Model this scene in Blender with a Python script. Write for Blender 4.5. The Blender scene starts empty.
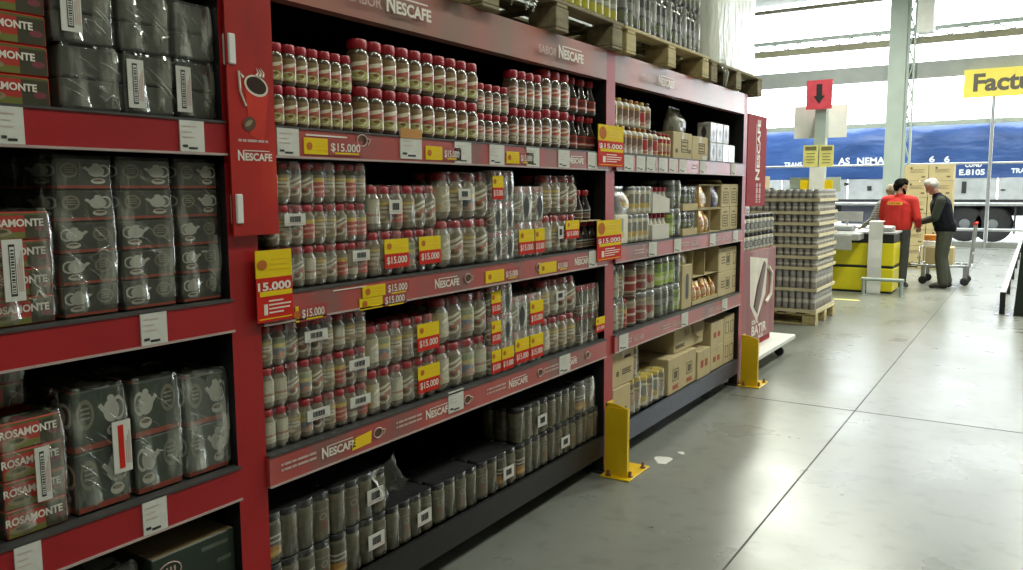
import bpy, math, random
import numpy as np
from mathutils import Vector, Matrix
random.seed(7)
PI = math.pi
SC = bpy.context.scene
COL = SC.collection
DG = None

# ------------------------------------------------------------------ camera
FPX, YAW, PITCH, ROLL, CAMH = 815.94, .571645, -.115364, -.00513653, 1.55
_cy, _sy = math.cos(YAW), math.sin(YAW)
_f = Vector((-_sy*math.cos(PITCH), _cy*math.cos(PITCH), math.sin(PITCH)))
_r = Vector((_cy, _sy, 0)); _u = _r.cross(_f)
_r2 = _r*math.cos(ROLL)+_u*math.sin(ROLL); _u2 = -_r*math.sin(ROLL)+_u*math.cos(ROLL)
cam_d = bpy.data.cameras.new('camera'); cam = bpy.data.objects.new('camera', cam_d); COL.objects.link(cam)
cam.matrix_world = Matrix(((_r2.x, _u2.x, -_f.x, 0), (_r2.y, _u2.y, -_f.y, 0), (_r2.z, _u2.z, -_f.z, CAMH), (0, 0, 0, 1)))
cam_d.sensor_fit = 'HORIZONTAL'; cam_d.sensor_width = 36; cam_d.lens = FPX*36/1023
cam_d.clip_start = .05; cam_d.clip_end = 200
SC.camera = cam
def at(x, y, X=-1.92):          # a spot of the shelf's front plane seen at pixel x, y -> (Y, z)
    d = _r2*(x-511.5)+_u2*(285-y)+_f*FPX
    k = X/d.x
    return d.y*k, d.z*k+CAMH

# ------------------------------------------------------------------ materials
def new_mat(name):
    m = bpy.data.materials.new(name); m.use_nodes = True
    nt = m.node_tree
    return m, nt, nt.nodes['Principled BSDF'], nt.nodes['Material Output']
def nd(nt, t, **k):
    n = nt.nodes.new(t)
    for a, b in k.items(): setattr(n, a, b)
    return n
def rgb(c): return (c[0], c[1], c[2], 1)
def noise_fac(nt, scale, detail=3, coord='Object', stretch=None):
    tc = nd(nt, 'ShaderNodeTexCoord'); n = nd(nt, 'ShaderNodeTexNoise')
    n.inputs['Scale'].default_value = scale; n.inputs['Detail'].default_value = detail
    src = tc.outputs[coord]
    if stretch:
        mp = nd(nt, 'ShaderNodeMapping'); mp.inputs['Scale'].default_value = stretch
        nt.links.new(src, mp.inputs[0]); src = mp.outputs[0]
    nt.links.new(src, n.inputs['Vector'])
    return n.outputs['Fac']
def ramp(nt, fac, stops):
    r = nd(nt, 'ShaderNodeValToRGB'); el = r.color_ramp.elements
    while len(el) < len(stops): el.new(.5)
    for e, (p, c) in zip(el, stops): e.position = p; e.color = rgb(c)
    nt.links.new(fac, r.inputs[0]); return r.outputs[0]
def mat(name, c, rough=.5, metal=0, var=.12, scale=9, coat=0, bump=0, bscale=60, stretch=None, spec=.5, coord='Object'):
    m, nt, p, o = new_mat(name)
    fac = noise_fac(nt, scale, 4, coord, stretch)
    lo = [v*(1-var) for v in c]; hi = [min(1, v*(1+var)) for v in c]
    nt.links.new(ramp(nt, fac, [(.3, lo), (.7, hi)]), p.inputs['Base Color'])
    p.inputs['Roughness'].default_value = rough; p.inputs['Metallic'].default_value = metal
    p.inputs['Coat Weight'].default_value = coat; p.inputs['Coat Roughness'].default_value = .1
    p.inputs['Specular IOR Level'].default_value = spec
    if bump:
        b = nd(nt, 'ShaderNodeBump'); b.inputs['Strength'].default_value = bump; b.inputs['Distance'].default_value = .01
        nt.links.new(noise_fac(nt, bscale, 3, coord, stretch), b.inputs['Height']); nt.links.new(b.outputs[0], p.inputs['Normal'])
    return m
def shapes_mat(name, base, shapes, rough=.45, coat=0, var=.08, spec=.5):
    """printed surface: flat shapes laid over a ground colour in the face's own u, v"""
    m, nt, p, o = new_mat(name)
    uv = nd(nt, 'ShaderNodeUVMap'); sx = nd(nt, 'ShaderNodeSeparateXYZ'); nt.links.new(uv.outputs[0], sx.inputs[0])
    U, V = sx.outputs[0], sx.outputs[1]
    def mt(op, a, b=None, c=None):
        n = nd(nt, 'ShaderNodeMath', operation=op)
        for i, q in enumerate((a, b, c)):
            if q is None: continue
            if isinstance(q, (int, float)): n.inputs[i].default_value = q
            else: nt.links.new(q, n.inputs[i])
        return n.outputs[0]
    cur = ramp(nt, noise_fac(nt, 7, 3), [(.3, [v*(1-var) for v in base]), (.7, [min(1, v*(1+var)) for v in base])])
    for s in shapes:
        kind, cx, cy, w, h, col = s[:6]; ang = s[6] if len(s) > 6 else 0
        dx = mt('SUBTRACT', U, cx); dy = mt('SUBTRACT', V, cy)
        if ang:
            ca, sa = math.cos(ang), math.sin(ang)
            dx, dy = mt('ADD', mt('MULTIPLY', dx, ca), mt('MULTIPLY', dy, sa)), mt('SUBTRACT', mt('MULTIPLY', dy, ca), mt('MULTIPLY', dx, sa))
        ax = mt('DIVIDE', dx, w); ay = mt('DIVIDE', dy, h)
        if kind == 'rect': k = mt('LESS_THAN', mt('MAXIMUM', mt('ABSOLUTE', ax), mt('ABSOLUTE', ay)), 1)
        elif kind == 'ell': k = mt('LESS_THAN', mt('ADD', mt('MULTIPLY', ax, ax), mt('MULTIPLY', ay, ay)), 1)
        elif kind == 'ring':
            d = mt('ADD', mt('MULTIPLY', ax, ax), mt('MULTIPLY', ay, ay))
            k = mt('MULTIPLY', mt('LESS_THAN', d, 1), mt('GREATER_THAN', d, .5))
        elif kind == 'bars':
            n = s[7]
            inside = mt('LESS_THAN', mt('MAXIMUM', mt('ABSOLUTE', ax), mt('ABSOLUTE', ay)), 1)
            w1 = mt('SINE', mt('MULTIPLY', ax, n)); w2 = mt('SINE', mt('MULTIPLY', ax, n*2.37))
            k = mt('MULTIPLY', inside, mt('GREATER_THAN', mt('ADD', w1, w2), 0.1))
        elif kind == 'lines':
            n = s[7]
            inside = mt('LESS_THAN', mt('MAXIMUM', mt('ABSOLUTE', ax), mt('ABSOLUTE', ay)), 1)
            k = mt('MULTIPLY', inside, mt('GREATER_THAN', mt('SINE', mt('MULTIPLY', ay, n)), .2))
        mx = nd(nt, 'ShaderNodeMix', data_type='RGBA')
        nt.links.new(k, mx.inputs['Factor']); nt.links.new(cur, mx.inputs['A']); mx.inputs['B'].default_value = rgb(col)
        cur = mx.outputs['Result']
    nt.links.new(cur, p.inputs['Base Color'])
    p.inputs['Roughness'].default_value = rough; p.inputs['Coat Weight'].default_value = coat
    p.inputs['Specular IOR Level'].default_value = spec
    return m
def film_mat(name, haze=.07, gloss=.10, tint=(.8, .82, .78), wr=26, streak=.25):
    m, nt, p, o = new_mat(name); nt.nodes.remove(p)
    tr = nd(nt, 'ShaderNodeBsdfTransparent'); gl = nd(nt, 'ShaderNodeBsdfGlossy'); df = nd(nt, 'ShaderNodeBsdfDiffuse')
    gl.inputs['Roughness'].default_value = .10; gl.inputs['Color'].default_value = (.95, .97, .95, 1); df.inputs['Color'].default_value = rgb(tint)
    b = nd(nt, 'ShaderNodeBump'); b.inputs['Strength'].default_value = .9; b.inputs['Distance'].default_value = .02
    nt.links.new(noise_fac(nt, wr, 2, 'Object', (1, 1.3, .45)), b.inputs['Height']); nt.links.new(b.outputs[0], gl.inputs['Normal'])
    st = ramp(nt, noise_fac(nt, wr*1.6, 3, 'Object', (1, 1, .25)), [(.56, (0, 0, 0)), (.72, (streak,)*3)])  # pale streaks mixed into the film's colour stand for highlights along its wrinkles
    ad = nd(nt, 'ShaderNodeMath', operation='ADD'); ad.inputs[1].default_value = haze; nt.links.new(st, ad.inputs[0])
    m1 = nd(nt, 'ShaderNodeMixShader'); nt.links.new(ad.outputs[0], m1.inputs[0]); nt.links.new(tr.outputs[0], m1.inputs[1]); nt.links.new(df.outputs[0], m1.inputs[2])
    m2 = nd(nt, 'ShaderNodeMixShader')
    sg = ramp(nt, noise_fac(nt, wr*1.1, 2, 'Object', (1, 1.2, .2)), [(.50, (gloss*.45,)*3), (.66, (min(.6, gloss*3.5),)*3)]); nt.links.new(sg, m2.inputs[0]); nt.links.new(m1.outputs[0], m2.inputs[1]); nt.links.new(gl.outputs[0], m2.inputs[2])
    nt.links.new(m2.outputs[0], o.inputs[0])
    return m
def emit_mat(name, c, s):
    m, nt, p, o = new_mat(name)
    p.inputs['Base Color'].default_value = rgb(c); p.inputs['Emission Color'].default_value = rgb(c); p.inputs['Emission Strength'].default_value = s
    return m

# ------------------------------------------------------------------ mesh building
_glyph = {}
def glyphs(s, bold):
    if (s, bold) not in _glyph:
        cu = bpy.data.curves.new('t', 'FONT'); cu.body = s; cu.size = 1; cu.resolution_u = 3
        cu.offset = (.018 if '$' in s else .034) if bold else .006
        ob = bpy.data.objects.new('t', cu); COL.objects.link(ob)
        dg = bpy.context.evaluated_depsgraph_get(); me = ob.evaluated_get(dg).to_mesh()
        v = [tuple(q.co) for q in me.vertices]; f = [tuple(q.vertices) for q in me.polygons]
        ob.evaluated_get(dg).to_mesh_clear(); bpy.data.objects.remove(ob); bpy.data.curves.remove(cu)
        xs = [q[0] for q in v] or [0]
        _glyph[(s, bold)] = (v, f, min(xs), max(xs))
    return _glyph[(s, bold)]
class MB:
    def __init__(s): s.v = []; s.f = []; s.uv = []; s.mi = []; s.sm = []; s.mats = []
    def add(s, v, f, m, uv=None, smooth=False):
        if m not in s.mats: s.mats.append(m)
        k = s.mats.index(m); o = len(s.v); s.v += [tuple(q) for q in v]
        for i, q in enumerate(f):
            s.f.append(tuple(a+o for a in q)); s.mi.append(k); s.sm.append(smooth)
            s.uv += list(uv[i]) if uv else [(0, 0)]*len(q)
        return s
    def box(s, x0, x1, y0, y1, z0, z1, m, top=None, M=None, side=None):
        v = [(x, y, z) for x in (x0, x1) for y in (y0, y1) for z in (z0, z1)]
        if M: v = [tuple(M @ Vector(q)) for q in v]
        q = [(0, 0), (1, 0), (1, 1), (0, 1)]
        F = [((4, 6, 7, 5), m), ((2, 0, 1, 3), side or m), ((0, 4, 5, 1), side or m), ((6, 2, 3, 7), side or m), ((1, 5, 7, 3), top or side or m), ((0, 2, 6, 4), side or m)]
        for f, mm in F: s.add([v[i] for i in f], [(0, 1, 2, 3)], mm, [q])
        return s
    def cbox(s, x0, x1, y0, y1, z0, z1, m, c=.006, top=None):
        """box with chamfered edges"""
        X = (x0, x1); Y = (y0, y1); Z = (z0, z1); v = []; idx = {}
        for i in (0, 1):
            for j in (0, 1):
                for k in (0, 1):
                    p = [X[i], Y[j], Z[k]]; d = [c*(1-2*i), c*(1-2*j), c*(1-2*k)]
                    for a in range(3):
                        q = [p[b]+(0 if b == a else d[b]) for b in range(3)]
                        idx[(i, j, k, a)] = len(v); v.append(q)
        q4 = [(0, 0), (1, 0), (1, 1), (0, 1)]
        def face(ids, mm, uv=None): s.add([v[i] for i in ids], [tuple(range(len(ids)))], mm, [uv or [(0, 0)]*len(ids)])
        I = idx
        face([I[1,0,0,0], I[1,1,0,0], I[1,1,1,0], I[1,0,1,0]], m, q4); face([I[0,1,0,0], I[0,0,0,0], I[0,0,1,0], I[0,1,1,0]], m, q4)
        face([I[0,0,0,1], I[1,0,0,1], I[1,0,1,1], I[0,0,1,1]], m, q4); face([I[1,1,0,1], I[0,1,0,1], I[0,1,1,1], I[1,1,1,1]], m, q4)
        face([I[0,0,1,2], I[1,0,1,2], I[1,1,1,2], I[0,1,1,2]], top or m, q4); face([I[0,1,0,2], I[1,1,0,2], I[1,0,0,2], I[0,0,0,2]], m, q4)
        for j in (0, 1):
            for k in (0, 1): face([I[0,j,k,1], I[1,j,k,1], I[1,j,k,2], I[0,j,k,2]], m)
        for i in (0, 1):
            for k in (0, 1): face([I[i,0,k,0], I[i,1,k,0], I[i,1,k,2], I[i,0,k,2]], m)
        for i in (0, 1):
            for j in (0, 1): face([I[i,j,0,0], I[i,j,1,0], I[i,j,1,1], I[i,j,0,1]], m)
        for i in (0, 1):
            for j in (0, 1):
                for k in (0, 1): face([I[i,j,k,0], I[i,j,k,1], I[i,j,k,2]], m)
        return s
    def quad(s, a, b, c, d, m): return s.add([a, b, c, d], [(0, 1, 2, 3)], m, [[(0, 0), (1, 0), (1, 1), (0, 1)]])
    def prism(s, pts, z0, z1, m, smooth=False, cap=True, top=None, scale_top=1):
        n = len(pts); cx = sum(p[0] for p in pts)/n; cy = sum(p[1] for p in pts)/n
        v = [(x, y, z0) for x, y in pts]+[(cx+(x-cx)*scale_top, cy+(y-cy)*scale_top, z1) for x, y in pts]
        s.add(v, [(i, (i+1) % n, n+(i+1) % n, n+i) for i in range(n)], m, None, smooth)
        if cap: s.add(v, [tuple(range(n-1, -1, -1))], m); s.add(v, [tuple(range(n, 2*n))], top or m)
        return s
    def lathe(s, prof, m, n=12, a0=0, a1=2*PI, sq=0, cx=0, cy=0, M=None, smooth=True):
        full = abs(a1-a0-2*PI) < 1e-6; k = n if full else n+1; v = []; f = []; uv = []
        z0, z1 = prof[0][1], prof[-1][1]
        for j, (r, z) in enumerate(prof):
            for i in range(k):
                a = a0+(a1-a0)*i/n; c, d = math.cos(a), math.sin(a)
                g = r/(abs(c)**(2+sq*6)+abs(d)**(2+sq*6))**(1/(2+sq*6)) if sq else r
                v.append((cx+g*c, cy+g*d, z))
        for j in range(len(prof)-1):
            for i in range(n):
                b = (i+1) % k; f.append((j*k+i, j*k+b, (j+1)*k+b, (j+1)*k+i))
                t0, t1 = (prof[j][1]-z0)/((z1-z0) or 1), (prof[j+1][1]-z0)/((z1-z0) or 1)
                uv.append([(i/n, t0), ((i+1)/n, t0), ((i+1)/n, t1), (i/n, t1)])
        if M: v = [tuple(M @ Vector(q)) for q in v]
        s.add(v, f, m, uv, smooth)
        if full:
            for j, rev in ((0, 1), (len(prof)-1, 0)):
                if prof[j][0] > 1e-4:
                    ids = [j*k+i for i in range(k)]; s.add([v[i] for i in (ids[::-1] if rev else ids)], [tuple(range(k))], m)
        return s
    def tube(s, pts, r, m, n=8, closed=False):
        pts = [Vector(p) for p in pts]; rs = r if isinstance(r, (list, tuple)) else [r]*len(pts); v = []; N = len(pts); up = None
        for i, p in enumerate(pts):
            t = ((pts[(i+1) % N] if closed or i < N-1 else p)-(pts[i-1] if closed or i else p)).normalized()
            if up is None: up = Vector((0, 0, 1)) if abs(t.z) < .9 else Vector((1, 0, 0))
            up = (up-t*up.dot(t)).normalized(); w = t.cross(up)
            for k in range(n): a = 2*PI*k/n; v.append(p+(up*math.cos(a)+w*math.sin(a))*rs[i])
        f = [(i*n+k, i*n+(k+1) % n, ((i+1) % N)*n+(k+1) % n, ((i+1) % N)*n+k) for i in range(N if closed else N-1) for k in range(n)]
        s.add(v, f, m, None, True)
        if not closed: s.add(v, [tuple(range(n-1, -1, -1)), tuple((N-1)*n+k for k in range(n))], m)
        return s
    def ball(s, c, r, m, n=10, k=7, M=None):
        rx, ry, rz = r if isinstance(r, (list, tuple)) else (r, r, r); v = []; f = []
        for j in range(k+1):
            b = -PI/2+PI*j/k
            for i in range(n): a = 2*PI*i/n; v.append(Vector((rx*math.cos(b)*math.cos(a), ry*math.cos(b)*math.sin(a), rz*math.sin(b))))
        if M: v = [M @ q for q in v]
        v = [q+Vector(c) for q in v]
        for j in range(k):
            for i in range(n): f.append((j*n+i, j*n+(i+1) % n, (j+1)*n+(i+1) % n, (j+1)*n+i))
        s.add(v, f, m, None, True); return s
    def text(s, st, o, size, m, xd=(0, 1, 0), ud=(0, 0, 1), bold=False, fit=None, squeeze=1):
        """lettering laid in a plane: o = lower left of the baseline, fit = wanted width"""
        v, f, a, b = glyphs(st, bold); xd = Vector(xd); ud = Vector(ud); kx = fit/(b-a) if fit else size*squeeze
        s.add([Vector(o)+xd*((q[0]-a)*kx)+ud*(q[1]*size) for q in v], f, m); return s
    def mesh(s, name):
        me = bpy.data.meshes.new(name); me.from_pydata(s.v, [], s.f)
        for m in s.mats: me.materials.append(m)
        me.polygons.foreach_set('material_index', s.mi); me.polygons.foreach_set('use_smooth', s.sm)
        l = me.uv_layers.new(name='UVMap'); l.data.foreach_set('uv', [c for q in s.uv for c in q])
        me.update(); return me
    def build(s, name, parent=None, loc=(0, 0, 0), rz=0): return obj(name, s.mesh(name), parent, loc, rz)
def obj(name, me, parent=None, loc=(0, 0, 0), rz=0):
    o = bpy.data.objects.new(name, me); COL.objects.link(o); o.location = loc; o.rotation_euler = (0, 0, rz); o.parent = parent
    return o
def thing(name, label, cat, loc=(0, 0, 0), rz=0, group=None, me=None):
    o = obj(name, me, None, loc, rz); o['label'] = label; o['category'] = cat
    if group: o['group'] = group
    return o
def struct(mb, name): o = mb.build(name); o['kind'] = 'structure'; return o
ORD = ['first', 'second', 'third', 'fourth', 'fifth', 'sixth', 'seventh', 'eighth', 'ninth', 'tenth', 'eleventh', 'twelfth', 'thirteenth']
def nescafe(mb, o, h, m, xd=(0, 1, 0), ud=(0, 0, 1)):
    """the coffee wordmark: tall N whose top bar runs on over the smaller capitals"""
    o = Vector(o); X = Vector(xd); U = Vector(ud)
    mb.text('N', o, h*1.36, m, xd, ud, True, fit=h*.78)
    mb.text('ESCAFE', o+X*h*.88, h, m, xd, ud, True, fit=h*3.35)
    a = o+X*h*.72+U*h*.9; b = o+X*h*3.9+U*h*.9
    mb.quad(a, b, b+U*h*.09, a+U*h*.09, m)
    return h*4.25
# ------------------------------------------------------------------ palette
M = {}
M['red'] = mat('rack_red_paint', (.36, .012, .014), .34, var=.12, scale=3)
M['black'] = mat('black_paint', (.012, .012, .013), .45)
M['dark'] = mat('dark_steel', (.02, .02, .022), .6)
M['blueblack'] = mat('grey_blue_paint', (.06, .065, .10), .4)
M['decksteel'] = mat('shelf_steel', (.05, .05, .05), .5)
M['edge'] = mat('pale_edge', (.45, .35, .33), .4)
M['white'] = mat('white_paint', (.75, .75, .72), .5, var=.04)
M['paper'] = mat('white_paper', (.62, .62, .57), .7, var=.06, scale=30)
M['ink'] = mat('black_ink', (.02, .02, .02), .6)
M['textwhite'] = mat('print_white', (.78, .72, .64), .5, var=.04)
M['textdim'] = mat('print_pale', (.55, .40, .36), .5, var=.05)
M['yellow'] = mat('sticker_yellow', (.78, .56, .01), .7, var=.05, spec=.15)
M['stred'] = mat('sticker_red', (.58, .022, .012), .7, var=.05, spec=.15); M['railred'] = mat('rail_sticker_red', (.36, .045, .04), .5, var=.05); M['emblem'] = mat('emblem_brown', (.50, .14, .02), .7, spec=.2)
M['guard'] = mat('guard_yellow', (.86, .56, .006), .35, var=.06, scale=5)
M['rust'] = mat('rusty_steel', (.16, .06, .03), .6)
M['wood'] = mat('new_wood', (.50, .41, .20), .7, var=.25, scale=5, stretch=(6, 1, 6))
M['oldwood'] = mat('old_wood', (.25, .21, .12), .8, var=.3, scale=5, stretch=(6, 1, 6))
M['card'] = mat('cardboard', (.50, .405, .22), .75, var=.07, scale=4)
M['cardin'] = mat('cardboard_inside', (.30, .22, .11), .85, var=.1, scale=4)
M['tape'] = mat('carton_tape', (.45, .37, .22), .35)
M['cprint'] = mat('carton_print', (.12, .09, .05), .7)
M['cred'] = mat('carton_print_red', (.40, .08, .05), .7)
M['film'] = film_mat('shrink_film', haze=.008, gloss=.075, streak=.22)
M['filmdark'] = film_mat('dark_shrink_film', haze=.002, gloss=.06, tint=(.6, .6, .6), streak=.10)
M['filmtop'] = mat('black_cap_film', (.02, .021, .022), .5, bump=.3, bscale=30)
M['filmsilver'] = film_mat('silver_film', haze=.03, gloss=.20, tint=(.9, .9, .88), wr=11, streak=.9)
M['filmheavy'] = film_mat('milky_film', haze=.07, gloss=.11, tint=(.85, .87, .80), wr=14, streak=.75)
M['filmtea'] = film_mat('crinkled_film', haze=.006, gloss=.085, tint=(.75, .78, .66), wr=16, streak=.30)
M['filmmilky'] = film_mat('milky_white_film', haze=.28, gloss=.12, tint=(.86, .88, .82), wr=22, streak=.6)
M['lidred'] = mat('lid_red', (.36, .012, .022), .38, var=.1)
M['lidblack'] = mat('lid_black', (.022, .022, .024), .4)
M['lidorange'] = mat('lid_orange', (.50, .17, .02), .4)
M['lidbrown'] = mat('lid_brown', (.10, .04, .02), .4)
M['lidgold'] = mat('lid_gold', (.60, .40, .06), .4)
M['lidyellow'] = mat('lid_yellow', (.62, .44, .03), .4)
M['coffee'] = mat('coffee_jar', (.085, .058, .034), .2, var=.25, scale=60, coat=.5)
M['palejar'] = mat('pale_coffee_jar', (.19, .155, .105), .2, var=.25, scale=40, coat=.5)
M['olivejar'] = mat('olive_coffee_jar', (.105, .095, .058), .16, var=.3, scale=40, coat=.5)
M['darkjar'] = mat('dark_bottle', (.03, .022, .018), .12, var=.2, coat=.6)
M['whitejar'] = mat('white_bottle', (.62, .58, .48), .35, var=.06)
M['creamjar'] = mat('cream_tin', (.66, .61, .46), .35, var=.06)
M['metal'] = mat('grey_metal', (.40, .41, .42), .35, metal=.7)
M['silver'] = mat('silver_foil', (.55, .56, .57), .25, metal=.8, bump=.6, bscale=20)
M['goldfoil'] = mat('gold_foil', (.62, .36, .08), .25, metal=.6, bump=.5, bscale=25, var=.3)
M['purple'] = mat('purple_foil', (.09, .06, .14), .3, metal=.4, bump=.5, bscale=25)
M['rubber'] = mat('rubber', (.02, .02, .022), .7)
# labels of the jars
_w = (.68, .62, .48); _r = (.36, .05, .025); _o = (.48, .22, .05); _y = (.66, .46, .08); _g = (.40, .40, .12)
L = {}
L['classic'] = shapes_mat('label_classic', (.27, .115, .045), [('rect', .5, .80, .5, .2, (.22, .14, .06)), ('rect', .5, .55, .5, .12, (.40, .09, .05), .3), ('rect', .5, .70, .34, .045, _w, .28), ('rect', .5, .62, .26, .03, _w, .28),
    ('ell', .5, .22, .34, .20, _g), ('ring', .45, .24, .22, .16, _w), ('ell', .56, .3, .10, .07, (.2, .08, .03)), ('rect', .06, .5, .07, .5, (.40, .28, .10))], .35, .3)
L['roundel'] = shapes_mat('label_roundel', (.13, .075, .04), [('ell', .5, .55, .40, .30, (.52, .42, .34)), ('ell', .52, .6, .25, .16, (.45, .10, .06)), ('rect', .5, .62, .22, .04, _w, .25), ('ell', .5, .2, .34, .16, (.48, .44, .30)), ('ring', .5, .2, .22, .11, (.15, .08, .04))], .35, .3)
L['swirl'] = shapes_mat('label_swirl', (.24, .185, .12), [('rect', .5, .88, .5, .1, (.20, .19, .12)), ('rect', .45, .72, .33, .055, (.66, .60, .48), .5), ('rect', .54, .56, .30, .045, (.66, .60, .48), .5), ('ring', .45, .26, .28, .20, (.58, .53, .42)), ('ell', .45, .26, .12, .08, (.12, .06, .03)), ('rect', .64, .42, .22, .05, (.40, .10, .06), .5)], .35, .3)
L['cream'] = shapes_mat('label_cream', (.30, .24, .14), [('rect', .5, .80, .5, .05, (.55, .40, .10)), ('rect', .5, .55, .3, .13, (.52, .47, .34)), ('rect', .5, .55, .22, .03, (.22, .14, .08)), ('ell', .5, .22, .34, .14, (.22, .15, .08)), ('ell', .42, .25, .14, .07, (.50, .42, .28))], .35, .3)
L['redband'] = shapes_mat('label_redband', (.42, .07, .05), [('rect', .5, .92, .5, .1, (.22, .21, .13)), ('rect', .5, .76, .5, .10, (.58, .40, .10)), ('rect', .5, .45, .36, .05, (.60, .36, .28), .1), ('rect', .5, .2, .3, .04, (.56, .30, .22), .1)], .35, .3)
L['table'] = shapes_mat('label_table', (.42, .39, .28), [('rect', .3, .5, .06, .45, (.24, .28, .17)), ('lines', .66, .55, .26, .34, (.56, .52, .40), 0, 26), ('rect', .6, .35, .28, .05, (.34, .17, .12))], .35, .3)
L['colour'] = shapes_mat('label_colour', (.42, .40, .27), [('rect', .5, .8, .5, .1, (.28, .32, .18)), ('rect', .5, .60, .42, .06, (.62, .48, .14), .1), ('ell', .5, .32, .30, .17, (.18, .20, .25)), ('ell', .6, .22, .14, .1, (.48, .20, .12)), ('rect', .5, .08, .5, .06, (.36, .22, .16))], .35, .3)
L['yellowside'] = shapes_mat('label_yellow_side', (.42, .29, .08), [('rect', .7, .5, .3, .5, (.42, .38, .25)), ('lines', .22, .6, .2, .25, (.56, .42, .16), 0, 22), ('rect', .72, .68, .2, .06, _w, .5), ('ring', .72, .3, .2, .16, (.56, .48, .36)), ('ell', .3, .2, .2, .14, (.50, .30, .12))], .35, .3)
L['gold'] = shapes_mat('label_gold', (.072, .062, .04), [('rect', .55, .58, .36, .10, (.40, .38, .31)), ('rect', .55, .58, .26, .045, (.08, .07, .055)), ('ell', .5, .24, .36, .17, (.36, .17, .03)), ('ell', .62, .18, .24, .07, (.50, .30, .08))], .35, .3)
L['speck'] = shapes_mat('label_speck', (.108, .096, .060), [('rect', .5, .8, .44, .015, (.20, .20, .15)), ('ell', .66, .34, .14, .13, (.16, .07, .045)), ('ring', .62, .60, .12, .10, (.26, .23, .17)), ('rect', .4, .12, .3, .03, (.16, .10, .06))], .35, .3)
L['bottle'] = shapes_mat('label_bottle', (.40, .04, .025), [('ell', .5, .7, .3, .2, (.14, .03, .02)), ('rect', .5, .35, .4, .06, (.62, .5, .42)), ('rect', .5, .1, .5, .1, (.08, .05, .03))], .35, .3)
L['bottleblack'] = shapes_mat('label_bottle_black', (.025, .02, .02), [('ring', .5, .3, .4, .24, (.5, .42, .32)), ('ell', .5, .3, .2, .12, (.2, .1, .05)), ('rect', .5, .75, .4, .06, (.5, .46, .4), .2)], .35, .3)
L['cola'] = shapes_mat('label_choco', (.66, .61, .54), [('ell', .5, .55, .32, .3, (.22, .13, .09)), ('rect', .5, .86, .5, .06, (.5, .3, .08)), ('rect', .45, .3, .2, .1, (.45, .33, .25), .4)], .4)
L['fruit'] = shapes_mat('label_red_fruit', (.62, .55, .48), [('ell', .5, .5, .36, .28, (.5, .06, .06)), ('rect', .5, .85, .4, .05, (.2, .15, .12)), ('rect', .5, .12, .5, .06, (.55, .2, .1))], .4)
L['milk'] = shapes_mat('label_milk', (.68, .63, .48), [('rect', .5, .6, .14, .3, (.25, .26, .22)), ('ell', .42, .3, .3, .14, (.62, .42, .12)), ('rect', .3, .62, .06, .16, (.5, .1, .06))], .4)
L['canred'] = shapes_mat('label_canister', (.42, .34, .24), [('rect', .5, .38, .5, .32, (.28, .045, .04)), ('rect', .5, .42, .3, .05, (.6, .5, .4)), ('ell', .5, .82, .3, .08, (.3, .24, .16))], .35, .2)
L['heart'] = shapes_mat('label_heart', (.46, .40, .29), [('ell', .4, .45, .2, .16, (.38, .05, .04)), ('ell', .6, .45, .2, .16, (.38, .05, .04)), ('rect', .5, .36, .14, .08, (.38, .05, .04), .78), ('rect', .5, .85, .5, .1, (.35, .30, .2))], .35, .2)
L['lime'] = shapes_mat('label_lime', (.36, .52, .04), [('rect', .5, .3, .4, .1, (.6, .66, .3)), ('ell', .5, .72, .3, .14, (.18, .26, .04))], .35, .2)
L['dark'] = shapes_mat('label_dark', (.05, .05, .045), [('rect', .5, .6, .4, .12, (.22, .22, .2)), ('ell', .5, .25, .3, .16, (.12, .14, .06))], .35, .2)
L['brownpack'] = shapes_mat('label_brown_pack', (.17, .10, .06), [('ell', .5, .5, .34, .22, (.42, .3, .2)), ('rect', .5, .82, .5, .06, (.5, .4, .2)), ('rect', .5, .15, .5, .12, (.45, .4, .32))], .35, .2)
L['redyel'] = shapes_mat('label_red_yellow', (.58, .44, .16), [('rect', .5, .88, .5, .12, (.42, .05, .04)), ('ell', .5, .45, .34, .2, (.5, .3, .2)), ('rect', .5, .2, .4, .06, (.42, .06, .04), .2)], .35, .2)
L['yellowcap'] = shapes_mat('label_pickle', (.16, .17, .05), [('rect', .5, .5, .5, .26, (.48, .47, .36)), ('ell', .5, .5, .22, .18, (.2, .2, .12))], .35, .2)
# ------------------------------------------------------------------ setting
fm, nt, p, o = new_mat('polished_concrete')
c1 = ramp(nt, noise_fac(nt, .7, 6), [(.25, (.155, .163, .143)), (.5, (.205, .213, .19)), (.75, (.255, .262, .238))])
mx = nd(nt, 'ShaderNodeMix', data_type='RGBA', blend_type='MULTIPLY'); mx.inputs['Factor'].default_value = .75
nt.links.new(c1, mx.inputs['A']); nt.links.new(ramp(nt, noise_fac(nt, 9, 5), [(.32, (.72, .73, .72)), (.45, (.95, .95, .95)), (.7, (1, 1, 1))]), mx.inputs['B'])
nt.links.new(mx.outputs['Result'], p.inputs['Base Color'])
nt.links.new(ramp(nt, noise_fac(nt, 1.6, 5), [(.2, (.23,)*3), (.8, (.37,)*3)]), p.inputs['Roughness'])
bb = nd(nt, 'ShaderNodeBump'); bb.inputs['Strength'].default_value = .0; bb.inputs['Distance'].default_value = .01
nt.links.new(noise_fac(nt, 4, 4), bb.inputs['Height']); nt.links.new(bb.outputs[0], p.inputs['Normal'])
M['floor'] = fm
M['joint'] = mat('floor_joint', (.05, .05, .045), .7)
M['wall'] = mat('plaster_wall', (.55, .56, .52), .8, scale=2)
M['ceil'] = mat('sheet_ceiling', (.60, .61, .54), .8, scale=2)
M['steel'] = mat('column_paint', (.36, .42, .39), .5, var=.08, scale=2)
M['beam'] = mat('beam_paint', (.28, .30, .30), .55, var=.1, scale=2)
M['truss'] = mat('truss_paint', (.26, .25, .17), .6, var=.2, scale=2)
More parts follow.
